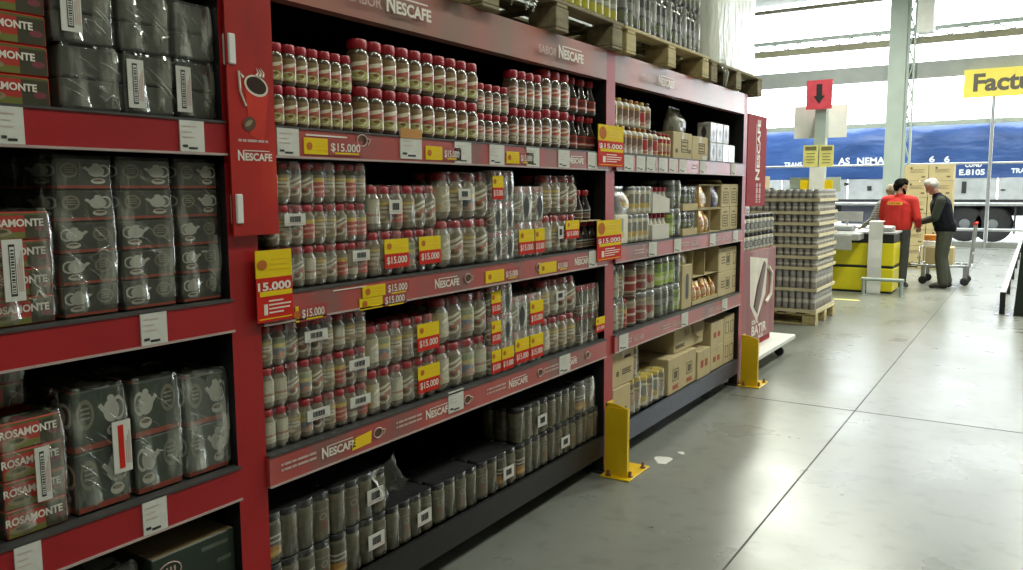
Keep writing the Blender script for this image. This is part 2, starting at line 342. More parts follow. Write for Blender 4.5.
M['kerb'] = mat('kerb_concrete', (.22, .23, .22), .8)
XL, XR, YB, YF, ZC = -11, 6, -4, 24.8, 6.9
struct(MB().box(XL, XR, YB, YF+.1, -.1, 0, M['floor']), 'floor')
struct(MB().box(-1.004, -.996, YB, YF, 0, .0015, M['joint']), 'trim_1')
struct(MB().box(-1.9, XR, 5.996, 6.004, 0, .0012, M['joint']), 'trim_2')
struct(MB().box(XL, XR, YB, YF+.2, ZC, ZC+.1, M['ceil']), 'ceiling')
struct(MB().box(XL-.1, XL, YB, YF, 0, ZC, M['wall']), 'wall_left')
M['walldark'] = mat('stocked_wall', (.16, .15, .13), .8, var=.4, scale=2)
struct(MB().box(XR, XR+.1, YB, YF, 0, ZC, M['walldark']), 'wall_right')
struct(MB().box(XL, XR, YB-.1, YB, 0, ZC, M['walldark']), 'wall_back')
# far end: an open steel frame towards the truck yard
w = MB()
for x0, x1 in ((-3.63, -3.20), (-9.6, -9.1), (2.2, 2.7)): w.box(x0, x1, YF-.3, YF, 0, ZC, M['steel'])
for z in range(8):
    w.tube([(-3.14, YF-.2, .2+.85*z), (-3.02, YF-.2, .62+.85*z)], .02, M['steel'], 6); w.tube([(-3.02, YF-.2, .62+.85*z), (-3.14, YF-.2, 1.05+.85*z)], .02, M['steel'], 6)
w.box(-3.03, -2.98, YF-.24, YF-.16, 0, ZC, M['steel']).box(-3.2, -3.12, YF-.24, YF-.16, 0, ZC, M['steel'])
struct(w, 'wall_front')
struct(MB().cbox(-2.95, -2.55, YF-.5, YF-.12, 5.6, ZC, M['white'], .02), 'trim_7')
b = MB(); b.box(XL, XR, YF-.12, YF, 4.47, 4.90, M['beam']); struct(b, 'trim_3')
b = MB(); b.box(XL, XR, YF-.08, YF, 5.72, 5.82, M['steel']); b.box(XL, XR, YF-.08, YF, 5.38, 5.56, M['truss'])
for k in range(24):
    x = XL+.4+k*.7; b.tube([(x, YF-.04, 5.56), (x+.35, YF-.04, 5.72)], .018, M['steel'], 6); b.tube([(x+.35, YF-.04, 5.72), (x+.7, YF-.04, 5.56)], .018, M['steel'], 6)
struct(b, 'trim_4')
b = MB(); b.box(XL, XR, YF-.1, YF, 6.62, 6.72, M['truss']); struct(b, 'trim_5')
b = MB(); b.box(XL, XR, YF-.06, YF, 3.22, 3.34, M['steel']); struct(b, 'trim_6')
b = MB()
for z, r in ((2.195, .03), (1.13, .045), (.46, .04)): b.tube([(XL, YF-.05, z), (XR, YF-.05, z)], r, M['metal'], 8)
for x in (4,): b.tube([(x, YF-.05, 0), (x, YF-.05, 4.5)], .05, M['metal'], 8)
struct(b, 'window_1')
struct(MB().box(-4.6, XR, YF-.25, YF-.05, 0, .14, M['kerb']), 'baseboard_front')
struct(MB().box(-60, 60, YF+.1, 70, -.12, -.02, mat('yard_concrete', (.50, .50, .48), .8, scale=1)), 'ground')

# ------------------------------------------------------------------ the rack
XF = -1.93; XBK = -2.95
def strip_mat(name, a, b_, c, sc):
    m, nt, p, o = new_mat(name)
    nt.links.new(ramp(nt, noise_fac(nt, sc, 2, 'Object', (0, 1, .25)), [(.36, a), (.50, b_), (.66, c)]), p.inputs['Base Color'])
    p.inputs['Roughness'].default_value = .3; p.inputs['Coat Weight'].default_value = .15; p.inputs['Coat Roughness'].default_value = .2
    return m
M['strip'] = strip_mat('printed_price_rail', (.25, .10, .09), (.40, .07, .062), (.44, .09, .078), 4)
M['stripplain'] = mat('plain_red_rail', (.34, .012, .016), .35, var=.1, scale=3)
M['beamprint'] = strip_mat('printed_beam', (.40, .15, .12), (.28, .17, .14), (.44, .15, .11), 1.5)
rack = thing('shelving_rack', 'long red three-bay shelving rack along the aisle, loaded with coffee and tea', 'shelving', (0, 0, 0))
UP = [(-.82, -.72), (1.513, 1.618), (3.925, 4.03), (6.30, 6.385)]
for i, (a, b_) in enumerate(UP):
    u = MB().box(XF-.07, XF, a, b_, .0, 2.271, M['red'], side=M['black']).box(XF-.1, XF-.0, a-.02, b_+.02, 0, .012, M['dark'])
    u.build('front_upright', rack)
    MB().box(XBK, XBK+.06, a, b_, 0, 2.271, M['dark']).build('rear_upright', rack)
    # frame side sheet between front and rear posts
    MB().box(XBK+.06, XF-.07, a+.045, a+.055, .1, 2.268, M['black']).build('side_panel', rack)
MB().box(XBK-.01, XBK, -.8, 6.38, 0, 2.27, M['black']).build('back_panel', rack)
SZ = {1: (1.655, 1.742), 2: (1.155, 1.242), 3: (.655, .748)}
BAYS = [(-.72, 1.513), (1.618, 3.925), (4.03, 6.30)]
strips = {}
for bi, (a, b_) in enumerate(BAYS):
    for k, (z0, z1) in SZ.items():
        MB().box(XBK, XF-.02, a, b_, z1-.03, z1, M['decksteel']).build('shelf_deck', rack)
        s = MB().box(XF-.02, XF+.012, a, b_, z0, z1, M['stripplain'] if bi == 0 else M['strip'])
        s.box(XF-.02, XF+.016, a, b_, z0-.004, z0+.002, M['edge']).box(XF-.02, XF+.016, a, b_, z1-.002, z1+.004, M['decksteel'])
        strips[(bi, k)] = s.build('price_rail', rack)
    MB().box(XBK, XF-.02, a, b_, .195, .215, M['black']).build('shelf_deck', rack)
    MB().box(XF-.05, XF, a, b_, .10, .215, M['blueblack'] if bi == 2 else M['black']).build('base_beam', rack)
    bm_ = MB().box(XF-.05, XF, a, b_, 2.12, 2.272, M['beamprint']); strips[(bi, 0)] = bm_.build('top_beam', rack)
    MB().box(XBK, XF-.05, a, b_, 2.235, 2.262, M['dark']).build('top_deck', rack)
    bar = MB().tube([(XBK+.3, a, 2.08), (XBK+.3, b_, 2.08)], .016, M['dark'], 6); bar.build('tie_bar', rack)
XS = XF+.0145
def deco(bi, k, name, fn, *a):
    mb = MB(); fn(mb, *a); mb.build(name, strips[(bi, k)])
def small(mb, y, z, w=.14):
    for i in range(2):
        x = y
        for ww in (.06, .18, .12, .3, .2):
            ww = ww*w; mb.quad((XS, x, z+.018-i*.017), (XS, x+ww, z+.018-i*.017), (XS, x+ww, z+.026-i*.017), (XS, x, z+.026-i*.017), M['textdim']); x += ww+.004
def cup(mb, y, z, r=.022):
    pts = [(XS, y+r*math.cos(a), z+r*.8*math.sin(a)) for a in [2*PI*i/16 for i in range(16)]]
    mb.tube(pts, .0028, M['textdim'], 5, True)
    mb.add([(XS-.001, y+r*.9*math.cos(2*PI*i/16), z+r*.7*math.sin(2*PI*i/16)) for i in range(16)], [tuple(range(16))], M['lidbrown'])
    mb.tube([(XS, y+r*.9, z+r*.3), (XS, y+r*1.7, z+r*.2), (XS, y+r*1.2, z-r*.6)], .0025, M['textdim'], 5)
def line(mb, y, z, w, h): mb.quad((XS, y, z), (XS, y+w, z), (XS, y+w, z+h), (XS, y, z+h), M['textwhite'])
def logo(bi, k, y, z, h, m='textwhite'): deco(bi, k, 'wordmark', lambda mb: nescafe(mb, (XS, y, z), h, M[m]))
# top beam
for bi, a, b_, c, py in ((1, 349, 381, 386, 20), (1, 538, 556, 558, 59), (2, 642, 656, 658, 85)):
    y0, y1 = at(a, py)[0], at(b_, py)[0]
    deco(bi, 0, 'lettering', lambda mb: mb.text('SABOR', (XS, y0, 2.165), .050, M['textdim'], fit=y1-y0)); logo(bi, 0, at(c, py)[0], 2.165, .058)
for px, py in ((321, 452), (425, 411), (508, 380), (561, 360)):
    y = at(px, py)[0]; logo(1, 3, y, .684, .037); deco(1, 3, 'small_print', small, y-.17, .690, .15); deco(1, 3, 'cup_icon', cup, y+.27, .702)
t_ = at(361, 437)[0]; deco(1, 3, 'yellow_price_print', lambda mb: mb.add([(XS, t_-.05, .672), (XS, t_+.045, .676), (XS, t_+.05, .720), (XS, t_-.04, .712)], [(0, 1, 2, 3)], M['guard']))
for px, py in ((434, 283), (574, 258)): logo(1, 2, at(px, py)[0], 1.180, .037)
deco(1, 2, 'printed_line', line, at(300, 308)[0]+.14, 1.226, .16, .004)
for px, py in ((467, 277), (538, 263)): deco(1, 2, 'cup_icon', cup, at(px, py)[0], 1.20)
logo(1, 1, at(568, 158)[0], 1.68, .036); y = at(305, 144)[0]; deco(1, 1, 'printed_line', line, y, 1.722, .18, .005); deco(1, 1, 'cup_icon', cup, at(361, 141)[0], 1.718, .024); deco(1, 1, 'small_print', small, at(505, 153)[0], 1.69, .16)
for k, pts in ((1, ((655, 165), (700, 169))), (2, ((645, 247), (690, 240), (722, 234))), (3, ((633, 333), (672, 321), (715, 308)))):
    for px, py in pts: y = at(px, py)[0]; logo(2, k, y, SZ[k][0]+.024, .034, 'textdim'); deco(2, k, 'small_print', small, y-.16, SZ[k][0]+.03, .14)
# paper price tags and promo stickers stuck on the rails
def tag(bi, k, px, py, w, h=None, zc=None):
    y = at(px, py)[0]; z0, z1 = SZ[k]; h = h or (z1-z0)*.94; zc = zc or (z0+z1)/2; x = XF+.016
    t = MB().box(XF+.012, x, y-w/2, y+w/2, zc-h/2, zc+h/2, M['paper'])
    for i, ww in ((.30, .7), (.12, .5), (-.05, .6)): t.quad((x+.001, y-w*.4, zc+h*i), (x+.001, y-w*.4+w*.8*ww, zc+h*i), (x+.001, y-w*.4+w*.8*ww, zc+h*(i+.025)), (x+.001, y-w*.4, zc+h*(i+.025)), M['textdim'])
    t.box(x, x+.001, y-w*.40, y-w*.20, zc-h*.36, zc-h*.28, M['ink']).box(x, x+.001, y-w*.16, y+w*.20, zc-h*.42, zc-h*.35, M['ink'])
    t.build('price_tag', strips[(bi, k)])
def sticker(bi, k, px, py, txt='$15.000', w=.115, wt=.13, dz=0, h=.05):
    y = at(px, py)[0]; z0, z1 = SZ[k]; zc = (z0+z1)/2+dz-.008; x = XF+.016
    t = MB().box(XF+.012, x, y-w/2, y+w/2, zc-h/2, zc+h/2, M['yellow'])
    t.lathe([(.012, 0), (.012, .001)], M['emblem'], 12, M=Matrix.Translation((x, y-w*.28, zc))@Matrix.Rotation(PI/2, 4, 'Y'))
    for i in range(3): t.quad((x+.001, y, zc+.012-i*.012), (x+.001, y+w*.42, zc+.012-i*.012), (x+.001, y+w*.42, zc+.016-i*.012), (x+.001, y, zc+.016-i*.012), M['guard'])
    t.box(XF+.012, x, y+w/2, y+w/2+wt, zc-h/2, zc+h/2, M['railred']).text(txt, (x+.0015, y+w/2+.012, zc-.012), .036, M['textwhite'], bold=True, fit=wt-.025)
    t.quad((x+.001, y+w/2+.03, zc-.021), (x+.001, y+w/2+wt-.02, zc-.021), (x+.001, y+w/2+wt-.02, zc-.016), (x+.001, y+w/2+.03, zc-.016), M['yellow'])
    t.build('price_sticker', strips[(bi, k)])
for px, py in ((287, 144), (462, 152), (496, 155), (532, 157), (563, 159), (592, 161)): tag(1, 1, px, py, .085 if px < 300 else .11)
tag(1, 1, 410, 148, .12, .10, 1.715)
y = at(410, 148)[0]; MB().box(XF+.017, XF+.018, y-.06, y+.06, 1.738, 1.772, mat('orange_tag', (.50, .22, .03), .6)).build('tag_header', strips[(1, 1)])
for px, py, t in ((315, 150, '$15.000'), (433, 155, '$15.000'), (512, 158, '$15.000')): sticker(1, 1, px, py, t, .10, .16 if px < 330 else .12)
sticker(1, 2, 373, 289, dz=.017, h=.039); sticker(1, 2, 370, 299, dz=-.024, h=.039); sticker(1, 2, 296, 312, w=.012, wt=.12, dz=-.02); sticker(1, 2, 494, 277, '$15.000', .14, .12); sticker(1, 2, 547, 268, '$15.000', .16, .12); tag(1, 2, 592, 256, .09)
tag(1, 3, 455, 401, .10, .085, .715); tag(1, 3, 564, 354, .11)
for px, py in ((628, 158), (640, 160), (650, 161), (662, 162), (672, 163), (682, 165), (702, 167), (733, 170)): tag(2, 1, px, py, .12)
for px, py in ((652, 248), (677, 243), (712, 237), (735, 231)): tag(2, 2, px, py, .12)
for px, py in ((623, 335), (684, 318), (724, 306)): tag(2, 3, px, py, .12)
for k, L_ in ((1, ((10, 128, .055), (191, 138, .075))), (2, ((153, 330, .075),)), (3, ((27, 555, .06), (154, 515, .07)))):
    for px, py, wd in L_: tag(0, k, px, py, wd)
# ------------------------------------------------------------------ jars and packs
_jm = {}
def profile(kind, R, H):
    if kind == 'wide': return [(.7*R, 0), (.93*R, .02*H), (R, .08*H), (R, .70*H), (.9*R, .765*H), (.84*R, .79*H)], [(.90*R, .79*H), (.95*R, .80*H), (.95*R, .965*H), (.88*R, H)], (.10, .66)
    if kind == 'std': return [(.5*R, 0), (.82*R, .02*H), (.98*R, .10*H), (R, .2*H), (R, .66*H), (.9*R, .74*H), (.76*R, .80*H), (.74*R, .82*H)], [(.74*R, .815*H), (.80*R, .83*H), (.78*R, .95*H), (.62*R, .99*H), (.3*R, H)], (.16, .70)
    if kind == 'bottle': return [(.85*R, 0), (R, .03*H), (R, .40*H), (.8*R, .55*H), (.55*R, .72*H), (.5*R, .84*H)], [(.62*R, .82*H), (.66*R, .84*H), (.66*R, .97*H), (.55*R, H)], (.06, .42)
    if kind == 'slim': return [(.85*R, 0), (R, .02*H), (R, .78*H), (.7*R, .86*H), (.6*R, .88*H)], [(.62*R, .87*H), (.68*R, .88*H), (.66*R, .98*H), (.5*R, H)], (.06, .76)
    return [(.9*R, 0), (R, .015*H), (R, .84*H), (.93*R, .87*H)], [(R*.97, .86*H), (R*1.02, .87*H), (R*1.02, .985*H), (R*.95, H)], (.08, .80)
def jar_mesh(kind, R, H, body, lid, lab, sq=0):
    key = (kind, R, H, body, lid, lab, sq)
    if key not in _jm:
        pb, pl, (l0, l1) = profile(kind, R, H)
        lm = MB().lathe([(R*1.012, l0*H+.001), (R*1.012, l1*H)], L[lab], 12, -.55-1.75, -.55+1.75, sq).mesh('label') if lab else None
        _jm[key] = (MB().lathe(pb, M[body], 14, sq=sq).mesh('jar'), MB().lathe(pl, M[lid], 14, sq=sq*.6).mesh('lid'), lm)
    return _jm[key]
def put_jar(spec, parent, x, y, z, lab=None, rear=False, name='jar'):
    b, l, k = jar_mesh(*spec[:5], None if rear else lab, spec[5] if len(spec) > 5 else 0)
    j = obj(name, b, parent, (x, y, z), random.uniform(-.12, .12)); obj('lid', l, j)
    if k: obj('label', k, j)
    return j
def loose_jar(spec, label, x, y, z, lab, group, cat='jar', name='coffee_jar'):
    b, l, k = jar_mesh(*spec[:5], lab, spec[5] if len(spec) > 5 else 0)
    t = thing(name, label, cat, (x, y, z), random.uniform(-.1, .1), group, b); obj('lid', l, t)
    if k: obj('label', k, t)
    return t
def shell(w, d, h, n, m, dip=.012, top=None, shrink=.96, x0=.004):
    k = 6; mb = MB(); loops = []
    def outline(s, dz):
        pts = []
        for i in range(n*k+1):
            t = i/k; ph = abs((t % 1)-.5)*2
            pts.append((x0-dip*ph**2+random.uniform(-.0012, .0012)*(0 < i < n*k), -w/2+w*i/(n*k)))
        pts += [(-d*.5, w/2+.002), (-d, w/2), (-d, -w/2), (-d*.5, -w/2-.002)]
        return [(-d/2+(x+d/2)*s, y*s, dz) for x, y in pts]
    for s, z in ((.93, 0), (1.0, .06*h), (1.0, .5*h), (.995, .78*h), (shrink, .95*h), (shrink*.97, h+.002)): loops.append(outline(s, z+.0015))
    nn = len(loops[0])
    for a, b in zip(loops, loops[1:]):
        mb.add(a+b, [(i, (i+1) % nn, nn+(i+1) % nn, nn+i) for i in range(nn)], m, None, True)
    mb.add(loops[-1], [tuple(range(nn))], top or m); mb.add(loops[0], [tuple(range(nn-1, -1, -1))], m)
    return mb
def promo(parent, y, z, w, h, x=.008, txt='$15.000', name='price_sticker'):
    t = MB().box(x-.002, x, y-w/2, y+w/2, z, z+h/2, M['yellow']).box(x-.002, x, y-w/2, y+w/2, z-h/2, z, M['stred'])
    t.text(txt, (x+.001, y-w*.42, z-h*.34), h*.34, M['textwhite'], bold=True, fit=w*.84)
    t.lathe([(h*.11, 0), (h*.11, .001)], M['emblem'], 10, M=Matrix.Translation((x, y-w*.3, z+h*.26))@Matrix.Rotation(PI/2, 4, 'Y'))
    t.quad((x+.001, y-w*.05, z+h*.2), (x+.001, y+w*.4, z+h*.2), (x+.001, y+w*.4, z+h*.26), (x+.001, y-w*.05, z+h*.26), M['guard'])
    return t.build(name, parent)
def barcode(parent, y, z, w, h, x=.008, name='barcode_label', vertical=False, ink='ink'):
    t = MB().box(x-.002, x, y-w/2, y+w/2, z-h/2, z+h/2, M['paper']); a = -.25*w; rr = random.Random(3)
    if vertical:
        t.box(x, x+.0006, y-w*.2, y+w*.1, z-h*.42, z+h*.42, M[ink]).box(x+.0006, x+.001, y-w*.16, y+w*.06, z-h*.38, z+h*.38, M['paper'] if ink == 'ink' else M['stred'])
        q = -.36*h
        while ink == 'ink' and q < .34*h:
            b = rr.uniform(.01, .035)*h; t.box(x+.001, x+.0014, y-w*.13, y+w*.03, z+q, z+q+b, M['ink']); q += b+rr.uniform(.012, .03)*h
        for i in range(3): t.box(x, x+.0006, y+w*(.18+i*.1), y+w*(.23+i*.1), z-h*.35, z+h*(.1+.1*i), M['textdim'])
    else:
        while a < .25*w:
            b = rr.uniform(.015, .05)*w; t.box(x, x+.001, y+a, y+a+b, z-h*.22, z+h*.28, M['ink']); a += b+rr.uniform(.015, .04)*w
        t.box(x, x+.001, y-w*.4, y+w*.4, z-h*.36, z-h*.30, M['textdim'])
    return t.build(name, parent)
XP = -1.949
def pack(label, y0, y1, z, spec, labs, rows=2, film='film', group=None, dip=None, cat='pack of jars', top=None, x=XP, name='jar_pack', gap=0):
    n = len(labs); w = y1-y0; p = w/n; R = spec[1]
    t = thing(name, label, cat, (x, (y0+y1)/2, z), random.uniform(-.012, .012), group)
    for r in range(rows):
        for i in range(n):
            put_jar(spec, t, -R-.004-r*2.04*R, -w/2+p*(i+.5), .002, labs[i], rear=(r > 0 and i > 0))
    d = 2.04*R*rows+.006
    if film: shell(w-.005, d, spec[2]+.001, n, M[film], dip if dip is not None else R*.45, top=top).build('shrink_film', t)
    return t
# --- top shelf, loose jars
Z1 = 1.7465
G1 = 'red-lidded coffee jars on the top shelf'
sA = ('wide', .0235, .125, 'coffee', 'lidred', .35)
ys = [1.63+.0497*i+.02 for i in range(9)]
for r, nm in ((0, 'lower'), (1, 'upper')):
    for i, y in enumerate(ys): loose_jar(sA, f'short red-lidded coffee jar, {ORD[i]} from the cup banner, {nm} row', XP-.03-.002*(i % 3), y, Z1+r*.126, 'classic', G1)
sB = ('wide', .0335, .157, 'coffee', 'lidred', .35)
for r, nm in ((0, 'lower'), (1, 'upper')):
    for i in range(10): loose_jar(sB, f'tall red-lidded coffee jar, {ORD[i]} in the {nm} row after the short jars', XP-.037, 2.118+.0722*i, Z1+r*.158, 'classic', G1)
sC = ('wide', .0275, .122, 'coffee', 'lidred', .35)
for r, nm in ((0, 'lower'), (1, 'upper')):
    for i in range(4): loose_jar(sC, f'small red-lidded jar with round label, {ORD[i]} past the tall jars, {nm} row', XP-.04, 2.835+.0605*i, Z1+r*.123, 'roundel', G1)
sD = ('wide', .0315, .163, 'coffee', 'lidred', .35)
for r, nm in ((0, 'lower'), (1, 'upper')):
    for i in range(4): loose_jar(sD, f'medium red-lidded jar with round label, {ORD[i]} past the small jars, {nm} row', XP-.036, 3.083+.0675*i, Z1+r*.164, 'roundel', G1)
sE = ('wide', .041, .18, 'coffee', 'lidred', .35)
for r, nm in ((0, 'lower'), (1, 'upper')):
    for i in range(3): loose_jar(sE, f'big red-lidded jar with round label, {ORD[i]} before the slim bottles, {nm} row', XP-.045, 3.367+.0885*i, Z1+r*.181, 'roundel', G1)
sF = ('bottle', .042, .178, 'darkjar', 'lidred')
for r, nm in ((0, 'lower'), (1, 'upper')):
    for i in range(3): loose_jar(sF, f'dark slim-necked coffee bottle with red label, {ORD[i]} from the big jars, {nm} row', XP-.045, 3.638+.098*i, Z1+r*.179, 'bottle', 'slim-necked bottles at the end of the top shelf', 'bottle', 'coffee_bottle')
# --- second shelf
Z2 = 1.2465; Z3 = .7525
G2 = 'shrink-wrapped jar packs on the second shelf'; G3 = 'shrink-wrapped jar packs on the third shelf'
LAY = ['bottom', 'middle', 'top']
sP = ('std', .0238, .124, 'palejar', 'lidred', .3)
lab2 = [['table', 'swirl', 'swirl', 'table', 'cream', 'swirl', 'redband', 'table', 'redband'], ['swirl', 'cream', 'swirl', 'redband', 'cream', 'cream', 'swirl', 'redband', 'redband'], ['cream', 'cream', 'swirl', 'swirl', 'redband', 'cream', 'cream', 'redband', 'cream']]
for l in range(3):
    for j in range(3):
        tt = ['behind the hanging cup banner', 'second from the cup banner', 'third from the cup banner'][j]
        if l == 0 and j == 0: continue          # behind the promo card
        t = pack(f'three small wrapped red-capped jars {tt}, {LAY[l]} layer, second shelf', 1.682+.146*j, 1.827+.146*j, Z2+.132*l, sP[:2]+(.129,)+sP[3:], lab2[l][3*j:3*j+3], 2, group=G2)
        if (l, j) in ((0, 2), (1, 0)): barcode(t, .022, .085, .085, .036)
t = pack('pack of three small red-capped jars beside the yellow and red promo card, second shelf', 1.682, 1.827, Z2, sP[:2]+(.129,)+sP[3:], lab2[0][:3], 2, group=G2)
lab3 = [['table', 'table', 'cream', 'colour', 'swirl', 'cream', 'redband', 'table', 'redband'], ['table', 'table', 'swirl', 'colour', 'swirl', 'cream', 'redband', 'swirl', 'colour'], ['cream', 'colour', 'swirl', 'swirl', 'swirl', 'cream', 'table', 'cream', 'cream']]
for l in range(3):
    for j in range(3):
        t = pack(f'three small wrapped red-capped jars, {ORD[j]} from red upright, {LAY[l]} layer, third shelf', 1.636+.156*j, 1.79+.156*j, Z3+.130*l, sP[:2]+(.127,)+sP[3:], lab3[l][3*j:3*j+3], 2, group=G3)
        if (l, j) in ((0, 1), (0, 2), (1, 2), (2, 1)): barcode(t, -.02 if j == 1 else .02, .075, .10, .036)
sQ = ('std', .0305, .154, 'palejar', 'lidred', .3)
labq = {(2, 0, 0): ['cream', 'table', 'colour'], (2, 0, 1): ['colour', 'swirl', 'swirl'], (2, 1, 0): ['table', 'cream', 'redband'], (2, 1, 1): ['cream', 'swirl', 'swirl'], (3, 0, 0): ['yellowside', 'swirl', 'table'], (3, 0, 1): ['swirl', 'cream', 'cream'], (3, 1, 0): ['yellowside', 'colour', 'cream'], (3, 1, 1): ['cream', 'swirl', 'redband']}
for sh, z0, y0, dy, hh, nm in ((2, Z2, 2.128, .193, .162, 'second'), (3, Z3, 2.104, .196, .163, 'third')):
    for l in range(2):
        for j in range(2):
            st = 'with a price sticker' if (sh == 2 and l == 0) or (sh == 3 and j == 1) else 'without price sticker'
            t = pack(f'three medium wrapped jars {st}, {["first", "second"][j]} past small jars, {["lower", "upper"][l]} layer, {nm} shelf', y0+dy*j, y0+dy*(j+1)-.004, z0+hh*l, sQ[:2]+(hh-.003,)+sQ[3:], labq[(sh, l, j)], 2, group=G2 if sh == 2 else G3)
            if (sh == 2 and l == 0) or (sh == 3 and j == 1): promo(t, .03, .080, .132, .104)
            if sh == 2 and l == 1 and j == 0: barcode(t, .03, .085, .07, .05)
sR = ('std', .0418, .184, 'palejar', 'lidred', .3)
lb = [['yellowside', 'swirl', 'cream', 'swirl'], ['yellowside', 'cream', 'colour', 'swirl'], ['yellowside', 'swirl', 'colour', 'table'], ['yellowside', 'swirl', 'colour', 'swirl'], ['table', 'cream', 'swirl', 'cream'], ['cream', 'cream', 'swirl', 'swirl'], ['yellowside', 'cream', 'cream', 'cream'], ['cream', 'table', 'swirl', 'swirl']]
for q, (sh, z0, y0, y1, hh, wh) in enumerate(((2, Z2, 2.52, 2.872, .189, 'beside the medium jars'), (3, Z3, 2.50, 2.853, .188, 'beside the medium jars'), (2, Z2, 3.325, 3.664, .187, 'near the dark bottles'), (3, Z3, 3.308, 3.656, .185, 'near the end upright'))):
    for l in range(2):
        t = pack(f'four large wrapped red-capped jars {wh}, {["lower", "upper"][l]} layer, {["second", "third"][sh-2]} shelf', y0, y1-.004, z0+hh*l, sR[:2]+(hh-.003,)+sR[3:], lb[(q*2+l) % 8], 2, group=G2 if sh == 2 else G3)
        if (q, l) == (2, 0): promo(t, .09, .11, .14, .09)
        if (q, l) in ((3, 1), (0, 1)): barcode(t, -.02, .10, .08, .045)
        if (q, l) == (2, 0): barcode(t, -.03, .10, .05, .06)
# small pairs in milky film with a dark oval opening
for sh, z0, cols, nm in ((2, Z2, ((2.877, 2.964), (2.968, 3.058)), 'second'), (3, Z3, ((2.860, 2.938), (2.942, 3.042)), 'third')):
    for l in range(3):
        for j, (a, b_) in enumerate(cols):
            st = (sh == 2 and l == 2 and j == 0) or (sh == 3 and (j == 0 or l == 0))
            t = pack(f'milky wrapped small jar pair {"with price sticker" if st else "with open oval"}, {["first", "second"][j]} column, {LAY[l]} layer, {nm} shelf', a, b_-.002, z0+.129*l, ('std', .0215, .126, 'palejar', 'lidred', .3), ['swirl', 'cream'], 2, 'filmmilky', G2 if sh == 2 else G3, dip=.006)
            if st: promo(t, .0, .058, b_-a-.006, .10, .006)
            else:
                mb = MB(); P_ = [(.0055, .016*math.cos(2*PI*i/14), .056+.036*math.sin(2*PI*i/14)) for i in range(14)]; mb.add(P_, [tuple(range(14))], M['ink']); mb.build('oval_opening', t)
for sh, z0, cols, nm in ((2, Z2, ((3.084, 3.220), (3.224, 3.316)), 'second'), (3, Z3, ((3.048, 3.174), (3.178, 3.302)), 'third')):
    for l in range(2):
        for j, (a, b_) in enumerate(cols):
            st = l == 0 or (sh == 3 and j == 1)
            t = pack(f'milky wrapped medium jar pair {"with price sticker" if st else "with open oval"}, {["first", "second"][j]} column, {["lower", "upper"][l]} layer, {nm} shelf', a, b_-.002, z0+.160*l, ('std', .0305, .157, 'palejar', 'lidred', .3), ['swirl', 'table'], 2, 'filmmilky', G2 if sh == 2 else G3, dip=.008)
            if st: promo(t, .0, .072, b_-a-.006, .112, .006, '$15.000')
            else:
                mb = MB(); P_ = [(.0055, .022*math.cos(2*PI*i/14), .070+.046*math.sin(2*PI*i/14)) for i in range(14)]; mb.add(P_, [tuple(range(14))], M['ink']); mb.build('oval_opening', t)
# dark bottles with a card tray, end of the second shelf
sG = ('bottle', .036, .142, 'darkjar', 'lidred')
for i in range(3): loose_jar(sG, f'dark red-capped syrup bottle, {ORD[i]} of three under the card sheet, second shelf', XP-.042, 3.708+.0765*i, Z2, 'bottleblack', 'dark bottles at the end of the second shelf', 'bottle', 'syrup_bottle')
thing('card_sheet', 'thin cardboard sheet lying on the three dark bottles', 'cardboard', (XP-.08, 3.785, Z2+.142), 0, None, MB().cbox(-.08, .085, -.115, .115, 0, .006, M['card'], .002).mesh('card_sheet'))
for i in range(2): loose_jar(sG[:2]+(.155,)+sG[3:], f'dark red-capped syrup bottle, {ORD[i]} of two standing on the card sheet', XP-.046, 3.712+.085*i, Z2+.1485, 'bottleblack', 'dark bottles at the end of the second shelf', 'bottle', 'syrup_bottle')
# milky wrapped bottles at the end of the third shelf
for l in range(2):
    for j in range(2):
        t = pack(f'milky wrapped pair of slim-necked bottles, {["first", "second"][j]} before the end upright, {["lower", "upper"][l]} layer, third shelf', 3.665+.122*j, 3.782+.122*j, Z3+.152*l, ('bottle', .029, .150, 'olivejar' if j == 0 else 'palejar', 'lidred'), ['bottleblack', 'swirl'], 1, 'filmheavy', G3, dip=.012)
        if l == 0 and j == 1: promo(t, .03, .085, .105, .08, .02)
